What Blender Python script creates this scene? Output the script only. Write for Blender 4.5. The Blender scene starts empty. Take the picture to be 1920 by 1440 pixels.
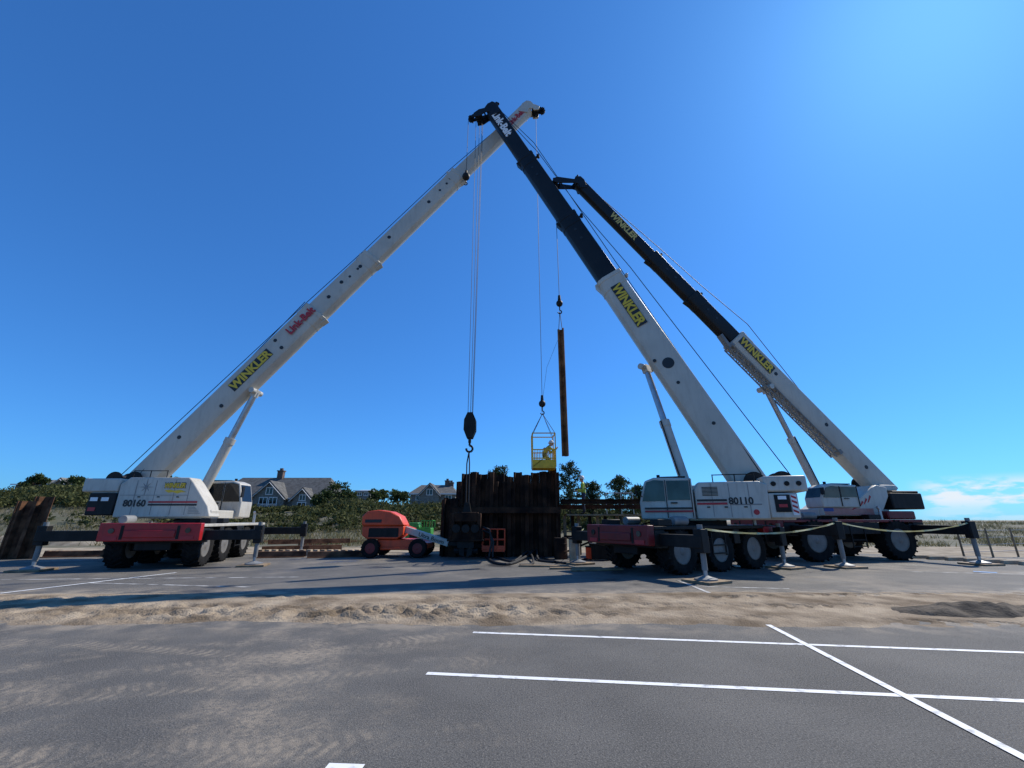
import bpy, math, random
from mathutils import Vector as V, Matrix as Mx, noise as nz
random.seed(7)
S = bpy.context.scene; COL = S.collection
F = 800.0; PITCH = math.atan(255 / F); CP, SP = math.cos(PITCH), math.sin(PITCH); CZ = 1.6
R_ = math.radians

def ray(u, v):
    a = (u - 960) / F; b = (720 - v) / F
    return V((a, CP - b * SP, SP + b * CP))
def P(u, v, Y):
    r = ray(u, v); return V((0, 0, CZ)) + r * (Y / r.y)
def G(u, v, z=0.0):
    r = ray(u, v); return V((0, 0, CZ)) + r * ((z - CZ) / r.z)
def zat(v, Y): return P(960, v, Y).z
def proj(p):
    dx, dy, dz = p[0], p[1], p[2] - CZ
    d = dy * CP + dz * SP
    return 960 + F * dx / d, 720 - F * (-dy * SP + dz * CP) / d

# ------------------------------------------------------------------ materials
def mat(name, col, rough=.6, metal=0.0, var=.15, scale=3.0, col2=None, bump=0.0, bscale=40.0, dirt=0.0,
        dirtcol=(.12, .09, .06), island=False, spec=.5, lo=.35, hi=.65, trans=0.0):
    m = bpy.data.materials.new(name); m.use_nodes = True
    n = m.node_tree.nodes; l = m.node_tree.links; b = n['Principled BSDF']
    b.inputs['Roughness'].default_value = rough; b.inputs['Metallic'].default_value = metal
    b.inputs['Specular IOR Level'].default_value = spec
    tc = n.new('ShaderNodeTexCoord')
    c1 = tuple(max(0, c * (1 - var)) for c in col); c2 = col2 or tuple(min(1, c * (1 + var)) for c in col)
    mix = n.new('ShaderNodeMixRGB'); mix.inputs[1].default_value = (*c1, 1); mix.inputs[2].default_value = (*c2, 1)
    if island:
        g = n.new('ShaderNodeNewGeometry'); l.new(g.outputs['Random Per Island'], mix.inputs[0])
    else:
        t = n.new('ShaderNodeTexNoise'); t.inputs['Scale'].default_value = scale; t.inputs['Detail'].default_value = 6
        l.new(tc.outputs['Object'], t.inputs['Vector'])
        mr = n.new('ShaderNodeMapRange'); mr.inputs[1].default_value = lo; mr.inputs[2].default_value = hi
        l.new(t.outputs['Fac'], mr.inputs[0]); l.new(mr.outputs[0], mix.inputs[0])
    out = mix.outputs[0]
    if dirt > 0:
        mp = n.new('ShaderNodeMapping'); mp.inputs['Scale'].default_value = (2.5, 2.5, .5)
        l.new(tc.outputs['Object'], mp.inputs[0])
        t2 = n.new('ShaderNodeTexNoise'); t2.inputs['Scale'].default_value = 2.2; t2.inputs['Detail'].default_value = 8
        t2.inputs['Roughness'].default_value = .7
        l.new(mp.outputs[0], t2.inputs['Vector'])
        r2 = n.new('ShaderNodeMapRange'); r2.inputs[1].default_value = .48; r2.inputs[2].default_value = .8
        r2.inputs[4].default_value = dirt; l.new(t2.outputs['Fac'], r2.inputs[0])
        m2 = n.new('ShaderNodeMixRGB'); m2.inputs[2].default_value = (*dirtcol, 1)
        l.new(r2.outputs[0], m2.inputs[0]); l.new(out, m2.inputs[1]); out = m2.outputs[0]
    l.new(out, b.inputs['Base Color'])
    if bump > 0:
        t3 = n.new('ShaderNodeTexNoise'); t3.inputs['Scale'].default_value = bscale; t3.inputs['Detail'].default_value = 5
        l.new(tc.outputs['Object'], t3.inputs['Vector'])
        bp = n.new('ShaderNodeBump'); bp.inputs['Strength'].default_value = bump; bp.inputs['Distance'].default_value = .03
        l.new(t3.outputs['Fac'], bp.inputs['Height']); l.new(bp.outputs[0], b.inputs['Normal'])
    if trans > 0:
        tl = n.new('ShaderNodeBsdfTranslucent'); l.new(out, tl.inputs[0]); ms = n.new('ShaderNodeMixShader'); ms.inputs[0].default_value = trans
        l.new(b.outputs[0], ms.inputs[1]); l.new(tl.outputs[0], ms.inputs[2]); l.new(ms.outputs[0], n['Material Output'].inputs[0])
    return m

M = {}
M['white'] = mat('white_paint', (.52, .485, .41), .45, var=.08, scale=1.2, dirt=.5, dirtcol=(.19, .155, .11))
M['boomwhite'] = mat('boom_white_paint', (.49, .46, .39), .4, var=.07, scale=.8, dirt=.4, dirtcol=(.25, .21, .16))
M['darkboom'] = mat('dark_boom_paint', (.009, .009, .010), .45, var=.25, scale=1.0, dirt=.2, dirtcol=(.035, .035, .034), spec=.3)
M['red'] = mat('red_paint', (.40, .011, .014), .4, var=.15, scale=2, dirt=.45, dirtcol=(.07, .035, .025))
M['redshade'] = mat('shaded_red_paint', (.17, .006, .008), .45, var=.2, scale=2, dirt=.5, dirtcol=(.04, .02, .016))  # crane red with shade put into the colour; reused on the lift rims
M['black'] = mat('black_paint', (.009, .009, .009), .55, var=.3, scale=3, dirt=.4, dirtcol=(.045, .038, .03), spec=.25)
M['tyre'] = mat('tyre_rubber', (.011, .0105, .010), .9, var=.3, scale=6, dirt=.5, dirtcol=(.055, .046, .035), bump=.2, spec=.2)
M['rimwhite'] = mat('rim_white', (.17, .16, .145), .5, var=.15, dirt=.7, dirtcol=(.06, .05, .04))
M['steel'] = mat('bare_steel', (.42, .43, .44), .35, .7, var=.1, scale=5, dirt=.2)
M['rope'] = mat('wire_rope', (.025, .025, .027), .6, .3, var=.2, scale=10)
M['glass'] = mat('dark_glass', (.010, .013, .016), .06, var=.2, scale=1, spec=.45)
M['glassgreen'] = mat('tinted_glass', (.025, .042, .040), .08, var=.6, scale=1.6, spec=.5)
M['yellow'] = mat('yellow_paint', (.75, .45, .02), .45, var=.12, scale=3, dirt=.2)
M['yellowletter'] = mat('yellow_lettering', (.70, .47, .03), .5, var=.05)
M['goldletter'] = mat('gold_lettering', (.56, .42, .12), .5, var=.08)
M['blackletter'] = mat('black_lettering', (.015, .015, .015), .5, var=.1)
M['redletter'] = mat('red_lettering', (.42, .025, .03), .5, var=.08)
M['whiteletter'] = mat('white_lettering', (.8, .8, .78), .5, var=.05)
M['blueletter'] = mat('blue_marking', (.03, .06, .25), .5, var=.1)
M['greyletter'] = mat('grey_lettering', (.22, .215, .205), .5, var=.1)
M['jibgrey'] = mat('jib_grey_paint', (.20, .20, .19), .5, var=.2, scale=2)
M['rust'] = mat('rusty_steel', (.020, .010, .007), .85, .1, var=.4, scale=1.6, col2=(.085, .038, .02), bump=.5, bscale=14, dirt=.55, dirtcol=(.012, .009, .008), spec=.2, lo=.38, hi=.68)
M['rustlight'] = mat('light_rust_steel', (.085, .04, .024), .85, .1, var=.4, scale=2.5, col2=(.19, .095, .05), bump=.4, bscale=18, spec=.2)
M['rustbright'] = mat('bright_rust_steel', (.16, .07, .035), .85, .0, var=.4, scale=2.0, col2=(.30, .14, .065), bump=.4, bscale=18, spec=.2)
M['orange'] = mat('orange_paint', (.72, .07, .014), .45, var=.15, scale=2, dirt=.4, dirtcol=(.2, .03, .015))
M['green'] = mat('bright_green_paint', (.04, .25, .035), .5, var=.15, scale=3, dirt=.3)
M['wood'] = mat('weathered_wood', (.24, .17, .10), .8, var=.3, scale=4, bump=.3, bscale=30)
M['woodpale'] = mat('pale_wood', (.42, .33, .22), .8, var=.25, scale=4, bump=.3, bscale=30)
M['tape'] = mat('caution_tape', (.55, .52, .26), .5, var=.15, scale=5, trans=.25)
M['shingle'] = mat('grey_shingle', (.175, .165, .14), .9, var=.25, scale=3, bump=.4, bscale=8)
M['roof'] = mat('dark_roof', (.10, .097, .088), .9, var=.3, scale=2, bump=.4, bscale=8)
M['trim'] = mat('white_trim', (.66, .64, .60), .6, var=.05)
M['brick'] = mat('chimney_brick', (.14, .09, .07), .9, var=.3, scale=5)
M['leafA'] = mat('shrub_leaves', (.036, .054, .016), .75, var=.5, col2=(.135, .14, .05), island=True, spec=.15, trans=.3)
M['leafC'] = mat('tree_leaves', (.028, .05, .014), .7, var=.45, col2=(.095, .125, .035), island=True, spec=.2, trans=.3)
M['leafB'] = mat('pine_needles', (.025, .045, .018), .7, var=.3, col2=(.07, .095, .035), island=True, spec=.2, trans=.2)
M['bark'] = mat('tree_bark', (.08, .06, .045), .9, var=.3, scale=8)
M['grass'] = mat('dune_grass', (.16, .15, .06), .8, var=.35, col2=(.33, .28, .14), island=True, spec=.2, trans=.3)
M['skin'] = mat('skin', (.45, .26, .18), .6, var=.08)
M['hivis'] = mat('hivis_cloth', (.42, .50, .06), .7, var=.1)
M['hivisdull'] = mat('dusty_hivis_cloth', (.30, .30, .06), .8, var=.2)
M['trousers'] = mat('dark_trousers', (.03, .035, .06), .8, var=.2)
M['helmet'] = mat('white_helmet', (.6, .59, .54), .4, var=.05)

# ------------------------------------------------------------------ mesh builder
BASE = {}
def setp(o, label=None, cat=None, group=None, kind=None):
    if label: o['label'] = label
    if cat: o['category'] = cat
    if group: o['group'] = group
    if kind: o['kind'] = kind
    return o
def thing(name, label, cat, loc, group=None):
    o = bpy.data.objects.new(name, None); COL.objects.link(o); o.location = loc; o.empty_display_size = .3
    BASE[o.name] = V(loc); return setp(o, label, cat, group)
def link(name, me, m, parent=None, loc=None):
    o = bpy.data.objects.new(name, me); COL.objects.link(o)
    if m is not None and len(me.materials) == 0: me.materials.append(m)
    if parent is not None:
        o.parent = parent; BASE[o.name] = BASE[parent.name]
    else:
        o.location = loc or (0, 0, 0); BASE[o.name] = V(loc or (0, 0, 0))
    return o

class MB:
    def __init__(s, Mt=None): s.v = []; s.f = []; s.M = Mt or Mx.Identity(4)
    def add(s, vs, fs):
        n = len(s.v); s.v += [s.M @ V(p) for p in vs]; s.f += [[i + n for i in f] for f in fs]; return s
    def box(s, x0, x1, y0, y1, z0, z1):
        return s.add([(x0,y0,z0),(x1,y0,z0),(x1,y1,z0),(x0,y1,z0),(x0,y0,z1),(x1,y0,z1),(x1,y1,z1),(x0,y1,z1)],
                     [(0,3,2,1),(4,5,6,7),(0,1,5,4),(1,2,6,5),(2,3,7,6),(3,0,4,7)])
    def extr(s, poly, a, b, sx, sy, k=1.0):
        a, b = V(a), V(b); n = len(poly)
        vs = [a + sx * p[0] + sy * p[1] for p in poly] + [b + sx * p[0] * k + sy * p[1] * k for p in poly]
        return s.add(vs, [list(range(n))[::-1], list(range(n, 2 * n))] + [(i, (i + 1) % n, n + (i + 1) % n, n + i) for i in range(n)])
    def frame(s, a, b, up=(0, 0, 1)):
        d = (V(b) - V(a)).normalized(); up = V(up)
        if abs(d.dot(up)) > .98: up = V((0, 1, 0))
        sx = d.cross(up).normalized(); return sx, sx.cross(d).normalized()
    def beam(s, a, b, w, h, up=(0, 0, 1), k=1.0):
        sx, sy = s.frame(a, b, up)
        return s.extr([(-w/2,-h/2),(w/2,-h/2),(w/2,h/2),(-w/2,h/2)], a, b, sx, sy, k)
    def tube(s, a, b, r, r2=None, n=10):
        sx, sy = s.frame(a, b)
        return s.extr([(r*math.cos(2*math.pi*i/n), r*math.sin(2*math.pi*i/n)) for i in range(n)], a, b, sx, sy, 1.0 if r2 is None else r2 / r)
    def path(s, pts, r, n=5):
        for a, b in zip(pts[:-1], pts[1:]): s.tube(a, b, r, None, n)
        return s
    def prism(s, poly, y0, y1):
        n = len(poly)
        return s.add([(p[0], y0, p[1]) for p in poly] + [(p[0], y1, p[1]) for p in poly],
                     [list(range(n)), list(range(n, 2*n))[::-1]] + [(i, n+i, n+(i+1) % n, (i+1) % n) for i in range(n)])
    def lathe(s, prof, c, axis, n=24):
        ax = V(axis).normalized(); sx = ax.orthogonal().normalized(); sy = ax.cross(sx); c = V(c); m = len(prof)
        vs = []
        for i in range(n):
            t = 2*math.pi*i/n; e = sx*math.cos(t) + sy*math.sin(t)
            vs += [c + e*r + ax*h for r, h in prof]
        fs = [(i*m+j, i*m+j+1, ((i+1) % n)*m+j+1, ((i+1) % n)*m+j) for i in range(n) for j in range(m-1)]
        fs += [[i*m for i in range(n)], [i*m+m-1 for i in range(n)]]
        return s.add(vs, fs)
    def ball(s, c, r, n=12, sc=(1, 1, 1)):
        prof = [(r*math.sin(math.pi*j/8)+1e-4, -r*math.cos(math.pi*j/8)) for j in range(9)]
        k = len(s.v); s.lathe(prof, (0,0,0), (0,0,1), n)
        Mi = s.M.inverted()
        for i in range(k, len(s.v)):
            p = Mi @ s.v[i]; s.v[i] = s.M @ (V((p.x*sc[0], p.y*sc[1], p.z*sc[2])) + V(c))
        return s
    def build(s, name, m, parent=None, loc=None, smooth=True, bevel=0.0, normals=True):
        off = BASE[parent.name] if parent is not None else V(loc or (0, 0, 0))
        me = bpy.data.meshes.new(name); me.from_pydata([tuple(p - off) for p in s.v], [], s.f)
        if normals:
            import bmesh
            bm = bmesh.new(); bm.from_mesh(me); bmesh.ops.recalc_face_normals(bm, faces=bm.faces); bm.to_mesh(me); bm.free()
        if smooth:
            me.polygons.foreach_set('use_smooth', [True]*len(me.polygons)); me.set_sharp_from_angle(angle=R_(35))
        me.update()
        o = link(name, me, m, parent, loc)
        if bevel > 0:
            md = o.modifiers.new('bevel', 'BEVEL'); md.width = bevel; md.segments = 2; md.limit_method = 'ANGLE'; md.angle_limit = R_(40)
        return o

def text(s, w, h, c, Rd, N, m, parent, name='lettering', off=0.0, depth=.006, slant=0.0):
    cu = bpy.data.curves.new('txt', 'FONT'); cu.body = s; cu.align_x = 'CENTER'; cu.align_y = 'CENTER'; cu.offset = off; cu.extrude = depth; cu.resolution_u = 3; cu.shear = slant
    ob = bpy.data.objects.new('txt', cu); COL.objects.link(ob)
    dg = bpy.context.evaluated_depsgraph_get(); me = bpy.data.meshes.new_from_object(ob.evaluated_get(dg))
    bpy.data.objects.remove(ob); bpy.data.curves.remove(cu)
    xs = [p.co.x for p in me.vertices]; ys = [p.co.y for p in me.vertices]
    cx, cy = (min(xs)+max(xs))/2, (min(ys)+max(ys))/2; kx, ky = w/(max(xs)-min(xs)), h/(max(ys)-min(ys))
    Rd = V(Rd).normalized(); N = V(N).normalized(); Uv = N.cross(Rd).normalized(); off_ = BASE[parent.name]
    for p in me.vertices:
        q = p.co.copy(); p.co = V(c) + Rd*(q.x-cx)*kx + Uv*(q.y-cy)*ky + N*q.z - off_
    me.name = name; me.materials.clear()
    return link(name, me, m, parent)
def text2(s, w, h, c, Rd, N, mfront, mback, parent, slant=0.0, panel=False):
    N = V(N).normalized(); Rd = V(Rd).normalized()
    if panel:
        Uv = N.cross(Rd).normalized()
        MB().extr([(-h*.54,-.004),(h*.54,-.004),(h*.54,.004),(-h*.54,.004)], V(c)-Rd*w*.505, V(c)+Rd*w*.505, Uv, N).build('lettering_panel', mback, parent, smooth=False)
    else: text(s, w*1.05, h*1.22, V(c), Rd, N, mback, parent, 'lettering_outline', .05, .004, slant)
    return text(s, w, h, V(c)+N*.010, Rd, N, mfront, parent, 'lettering', .04, .004, slant)

# ------------------------------------------------------------------ camera, sun, sky
cam = bpy.data.objects.new('camera', bpy.data.cameras.new('camera')); COL.objects.link(cam)
cam.location = (0, 0, CZ); cam.rotation_euler = (math.pi/2 + PITCH, 0, 0)
cam.data.sensor_width = 36; cam.data.lens = 36*F/1920; cam.data.clip_end = 8000; cam.data.clip_start = .05
S.camera = cam
SD = V((1, .667, 1.2)).normalized(); ELEV = math.asin(SD.z); AZ = math.atan2(SD.x, SD.y)
sl = bpy.data.lights.new('sun', 'SUN'); sl.energy = 4.9; sl.angle = R_(.5); sl.color = (1, .94, .84)
so = bpy.data.objects.new('sun', sl); COL.objects.link(so); so.location = (30, 20, 40); so.rotation_euler = (-SD).to_track_quat('-Z', 'Y').to_euler()
S.view_settings.view_transform = 'Standard'; S.view_settings.look = 'None'; S.view_settings.exposure = 0
w = bpy.data.worlds.new('World'); S.world = w; w.use_nodes = True
n = w.node_tree.nodes; l = w.node_tree.links; bg = n['Background']; bg.inputs[1].default_value = .097
sk = n.new('ShaderNodeTexSky'); sk.sky_type = 'NISHITA'; sk.sun_disc = False; sk.sun_elevation = ELEV; sk.sun_rotation = AZ
sk.ozone_density = 3.0; sk.dust_density = .45; sk.air_density = 1.0; sk.altitude = 200
gm_ = n.new('ShaderNodeGamma'); gm_.inputs[1].default_value = .82; l.new(sk.outputs[0], gm_.inputs[0])
tn = n.new('ShaderNodeMixRGB'); tn.blend_type = 'MULTIPLY'; tn.inputs[0].default_value = 1; tn.inputs[2].default_value = (.46, 1.25, 2.3, 1); l.new(gm_.outputs[0], tn.inputs[1])
tc = n.new('ShaderNodeTexCoord'); sx = n.new('ShaderNodeSeparateXYZ'); l.new(tc.outputs['Generated'], sx.inputs[0])
mp = n.new('ShaderNodeMapping'); mp.inputs['Scale'].default_value = (12, 12, 40); l.new(tc.outputs['Generated'], mp.inputs[0])
cn = n.new('ShaderNodeTexNoise'); cn.inputs['Scale'].default_value = 1.6; cn.inputs['Detail'].default_value = 7; cn.inputs['Roughness'].default_value = .55; l.new(mp.outputs[0], cn.inputs['Vector'])
def mrange(src, a, b, c=0.0, d=1.0):
    m_ = n.new('ShaderNodeMapRange'); m_.interpolation_type = 'SMOOTHSTEP'
    for i, x in enumerate((a, b, c, d)): m_.inputs[i+1].default_value = x
    l.new(src, m_.inputs[0]); return m_.outputs[0]
def mul(a, b):
    m_ = n.new('ShaderNodeMath'); m_.operation = 'MULTIPLY'; l.new(a, m_.inputs[0]); l.new(b, m_.inputs[1]); return m_.outputs[0]
mask = mul(mul(mrange(sx.outputs['X'], .665, .70), mrange(sx.outputs['Z'], .072, .045)), mrange(cn.outputs['Fac'], .42, .58))
mask = mul(mask, mrange(sx.outputs['Z'], .012, .035, .35, 1.0))
cm = n.new('ShaderNodeMixRGB'); cm.inputs[2].default_value = (8.2, 9.1, 10.0, 1); l.new(mask, cm.inputs[0]); l.new(tn.outputs[0], cm.inputs[1])
l.new(cm.outputs[0], bg.inputs[0])

# ------------------------------------------------------------------ ground
def asphalt(name, tracks):
    m = bpy.data.materials.new(name); m.use_nodes = True
    n = m.node_tree.nodes; l = m.node_tree.links; b = n['Principled BSDF']; b.inputs['Roughness'].default_value = .8; b.inputs['Specular IOR Level'].default_value = .3
    g = n.new('ShaderNodeNewGeometry'); pos = g.outputs['Position']
    def noise(sc, det=6, rough=.55, src=None):
        t = n.new('ShaderNodeTexNoise'); t.inputs['Scale'].default_value = sc; t.inputs['Detail'].default_value = det; t.inputs['Roughness'].default_value = rough
        l.new(src or pos, t.inputs['Vector']); return t.outputs['Fac']
    def mr(src, a, b_, c=0., d=1.):
        q = n.new('ShaderNodeMapRange'); q.interpolation_type = 'SMOOTHSTEP'
        for i, x in enumerate((a, b_, c, d)): q.inputs[i+1].default_value = x
        l.new(src, q.inputs[0]); return q.outputs[0]
    def math_(op, a, b_):
        q = n.new('ShaderNodeMath'); q.operation = op
        for i, x in enumerate((a, b_)):
            if isinstance(x, (int, float)): q.inputs[i].default_value = x
            else: l.new(x, q.inputs[i])
        return q.outputs[0]
    def mix(f, a, b_):
        q = n.new('ShaderNodeMixRGB')
        for i, x in enumerate((f, a, b_)):
            if isinstance(x, tuple): q.inputs[i].default_value = (*x, 1)
            elif isinstance(x, float): q.inputs[i].default_value = x
            else: l.new(x, q.inputs[i])
        return q.outputs[0]
    base = mix(mr(noise(.7), .3, .7), (.090, .084, .075), (.138, .128, .112))
    base = mix(mr(noise(70, 3, .7), .46, .74, 0, .8), base, (.30, .28, .24))
    base = mix(mr(noise(45, 3, .7), .50, .28, 0, .8), base, (.030, .029, .029))
    sand = (.36, .295, .215)
    sep = n.new('ShaderNodeSeparateXYZ'); l.new(pos, sep.inputs[0])
    if tracks:
        acc = None
        wob = math_('MULTIPLY', math_('SUBTRACT', noise(.6, 2), .5), .6)
        wob2 = math_('MULTIPLY', math_('SUBTRACT', noise(3.0, 5), .5), 5.0)
        for ang, off, wd in tracks:
            ca, sa = math.cos(R_(ang)), math.sin(R_(ang))
            across = math_('ADD', math_('ADD', math_('ADD', math_('MULTIPLY', sep.outputs[0], -sa), math_('MULTIPLY', sep.outputs[1], ca)), -off), wob)
            along = math_('ADD', math_('MULTIPLY', sep.outputs[0], ca), math_('MULTIPLY', sep.outputs[1], sa))
            band = mr(math_('ABSOLUTE', across, 0), wd/2, wd/2-.13)
            ch = math_('SINE', math_('ADD', math_('ADD', math_('MULTIPLY', along, 50.), math_('MULTIPLY', math_('ABSOLUTE', across, 0), 20.)), wob2), 0)
            tread = math_('MULTIPLY', mr(ch, -.7, .7, .20, .72), band)
            acc = tread if acc is None else math_('MAXIMUM', acc, tread)
        leftm = mr(sep.outputs[0], .5, -1.4)
        acc = math_('MULTIPLY', math_('MULTIPLY', acc, mr(noise(.8, 7, .7), .40, .60)), leftm)
        acc = math_('MULTIPLY', acc, mr(noise(16, 5, .65), .30, .56))
        base = mix(acc, base, sand)
        patch = math_('MULTIPLY', math_('MULTIPLY', mr(noise(.6, 8, .68), .47, .66, 0, .9), mr(sep.outputs[0], .8, -3.0)), mr(noise(18, 5, .65), .33, .6))
        base = mix(patch, base, sand)
        edge = math_('MULTIPLY', mr(sep.outputs[1], 6.6, 7.9, 0, .8), mr(noise(1.5, 7, .65), .42, .66))
        base = mix(edge, base, sand)
    else:
        base = mix(.10, base, (.19, .165, .13))
        base = mix(mr(noise(.35, 7, .6), .48, .72, 0, .45), base, sand)
        base = mix(math_('MULTIPLY', mr(sep.outputs[1], 12.0, 10.6, 0, .85), mr(noise(1.6, 7, .65), .40, .62)), base, sand)
        base = mix(mr(noise(.5, 4, .5), .42, .28, 0, .7), base, (.02, .021, .024))
        l.new(mr(noise(.5, 4, .5), .42, .26, .8, .3), b.inputs['Roughness'])
    l.new(base, b.inputs['Base Color'])
    bp = n.new('ShaderNodeBump'); bp.inputs['Strength'].default_value = .9; bp.inputs['Distance'].default_value = .015
    l.new(noise(70, 4, .7), bp.inputs['Height']); l.new(bp.outputs[0], b.inputs['Normal'])
    return m
M['asph1'] = asphalt('asphalt_near', [(17, 5.75, .55), (26, 6.7, .5), (7, 4.0, .55), (-10, 5.4, .4)])
M['asph2'] = asphalt('asphalt_far', None)
M['sand'] = mat('sand', (.27, .215, .145), .95, var=.25, scale=1.2, col2=(.42, .35, .25), bump=.6, bscale=14, spec=.15)
M['sandstrip'] = mat('sandy_soil', (.215, .16, .105), .95, var=.25, scale=1.1, col2=(.42, .335, .235), bump=1.0, bscale=26, spec=.1)
M['soil'] = mat('brown_soil', (.13, .095, .062), .95, var=.3, scale=1.5, col2=(.32, .25, .17), bump=1.0, bscale=20, spec=.1)
M['darksoil'] = mat('dark_soil', (.06, .053, .046), .95, var=.3, scale=2.5, col2=(.17, .14, .105), bump=1.0, bscale=20, spec=.1)
M['paint'] = mat('road_paint', (.35, .35, .34), .7, var=.1, scale=9, col2=(.80, .79, .76), lo=.28, hi=.46)
M['paintworn'] = mat('worn_road_paint', (.13, .12, .11), .75, var=.1, scale=3, col2=(.58, .56, .52), lo=.36, hi=.60)
M['bluepaint'] = mat('blue_road_paint', (.08, .2, .4), .7, var=.3, scale=8)
M['dune'] = mat('dune_soil', (.25, .215, .14), .95, var=.4, scale=.5, col2=(.09, .09, .045), bump=.5, bscale=4)

def sheet(name, pts, z, m):
    mb = MB(); mb.add([(p[0], p[1], z) for p in pts], [list(range(len(pts)))]); return setp(mb.build(name, m, smooth=False), kind='structure')
sheet('ground', [(-3000,-300),(3000,-300),(3000,4000),(-3000,4000)], -.02, M['sand'])
sheet('car_park', [(-60,-30),(60,-30),(60,8.1),(-60,7.9)], 0, M['asph1'])
sheet('far_car_park', [(-60,10.3),(60,10.3),(60,20.5),(24,20.2),(16,23.5),(4,23.5),(-3,22.4),(-12,22.2),(-24,20.6),(-60,20.6)], 0, M['asph2'])
def line_mark(u0, v0, u1, v1, wd, name='painted_line', m=None, z=.004, ext=0.0):
    a, b = G(u0, v0), G(u1, v1); d = (b-a).normalized(); b = b + d*ext; s_ = V((-d.y, d.x, 0))*wd/2
    mb = MB(); mb.add([(a-s_).to_tuple()[:2]+(z,), (b-s_).to_tuple()[:2]+(z,), (b+s_).to_tuple()[:2]+(z,), (a+s_).to_tuple()[:2]+(z,)], [(0,1,2,3)])
    return setp(mb.build(name, m or M['paint'], smooth=False), kind='structure')
line_mark(887, 1186, 1920, 1224, .085, ext=6); line_mark(800, 1263, 1920, 1315, .085, ext=6)
line_mark(1440, 1172, 1920, 1422, .085, z=.008, ext=4); line_mark(612, 1438, 680, 1440.5, .085)
pw = M['paintworn']
line_mark(0, 1113, 330, 1074, .10, m=M['paint'], z=.008); line_mark(0, 1087, 560, 1082, .09, m=pw); line_mark(165, 1093, 470, 1101, .09, m=pw)
line_mark(1270, 1088, 1330, 1112, .09, m=pw, z=.008); line_mark(1290, 1099, 1480, 1104, .09, m=pw); line_mark(1700, 1072, 1920, 1077, .09, m=pw, ext=4)
line_mark(1825, 1072, 1870, 1074.5, .4, 'painted_bay_marking', M['bluepaint'], z=.012)

import bmesh
def strip():
    x0, x1, y0, y1, st = -18.0, 20.0, 6.9, 11.6, .038
    nx, ny = int((x1-x0)/st)+1, int((y1-y0)/st)+1; vs = []
    for j in range(ny):
        for i in range(nx):
            x, y = x0+i*st, y0+j*st
            e = nz.noise((x*.35, 3.1, 0))*.35 + nz.noise((x*1.7, 9, 0))*.16 + nz.noise((x*6, 4, 0))*.05
            lo = 7.55 + e + .012*x*-1; hi = 10.95 + nz.noise((x*.3, 20, 0))*.3 + nz.noise((x*1.9, 33, 0))*.13 + .01*x
            mk = min(1, max(0, (y-lo)/.5)) * min(1, max(0, (hi-y)/.5))
            big = .012 + .014*nz.noise((x*.6, y*.9, 1)) + .006*nz.noise((x*2.1, y*2.6, 5))
            a = math.exp(-((x+1.8)/2.8)**2 - ((y-8.7-.12*x)/.75)**2) + .6*math.exp(-((x+6)/1.8)**2-((y-8.4)/.5)**2) + .06
            q = nz.noise((x*3.6, y*5.4, 2)); cl = min(.08, max(0, q)*.34) + max(0, nz.noise((x*10, y*13, 4)))*.05
            rut = 0
            for c_, s_, sh in ((8.75, .10, 0), (9.65, .10, 2), (8.2, -.05, 4), (10.15, .03, 1), (9.2, -.02, 3)):
                t = y - c_ - s_*x + .2*math.sin(x*.35+sh); w_ = math.exp(-(t/.2)**4)
                g_ = min(1, .15+1.3*max(0, nz.noise((x*.45, c_, 3))+.25))
                lug = max(-.6, min(.6, 1.8*math.sin(x*15+abs(t)*14+sh+1.6*nz.noise((x*1.5, y*2, 6)))))
                rut += w_*g_*(lug*.036 - .014)
            vs.append((x, y, -.012 + mk*(big + min(1, a)*cl + rut + .022)))
    fs = [(j*nx+i, j*nx+i+1, (j+1)*nx+i+1, (j+1)*nx+i) for j in range(ny-1) for i in range(nx-1)]
    me = bpy.data.meshes.new('sand_strip'); me.from_pydata(vs, [], fs); me.polygons.foreach_set('use_smooth', [True]*len(fs))
    return setp(link('sand_strip', me, M['sandstrip']), kind='structure')
strip()

def lerp_tab(tab, x):
    if x <= tab[0][0]: return tab[0][1]
    for (a, fa), (b, fb) in zip(tab[:-1], tab[1:]):
        if x <= b: return fa + (fb-fa)*(x-a)/(b-a)
    return tab[-1][1]
TOP = [(-400,3.5),(0,4.5),(60,4.9),(140,4.7),(220,4.3),(440,2.6),(520,2.4),(600,2.9),(640,3.6),(700,3.0),(770,2.6),(850,2.8),(1000,2.6),(1150,2.0),(1300,1.0),(1500,.8),(1740,1.15),(1950,1.3),(2600,1.3)]
def hill(x, y):
    u = 960 + F*x/(max(y, 5)*CP)
    t = min(1, max(0, (y-27)/30)); t = t*t*(3-2*t)
    return lerp_tab(TOP, u)*t + .35*nz.noise((x*.12, y*.12, 0))*t + .12*nz.noise((x*.5, y*.5, 3))*t - .04
def dune():
    xs = [-160+i*2 for i in range(161)]; ys = [25+j*1.5 for j in range(60)]
    vs = [(x, y, hill(x, y)) for y in ys for x in xs]; nx = len(xs)
    fs = [(j*nx+i, j*nx+i+1, (j+1)*nx+i+1, (j+1)*nx+i) for j in range(len(ys)-1) for i in range(nx-1)]
    me = bpy.data.meshes.new('dune'); me.from_pydata(vs, [], fs); me.polygons.foreach_set('use_smooth', [True]*len(fs))
    return setp(link('dune', me, M['dune']), kind='structure')
dune()

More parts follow.
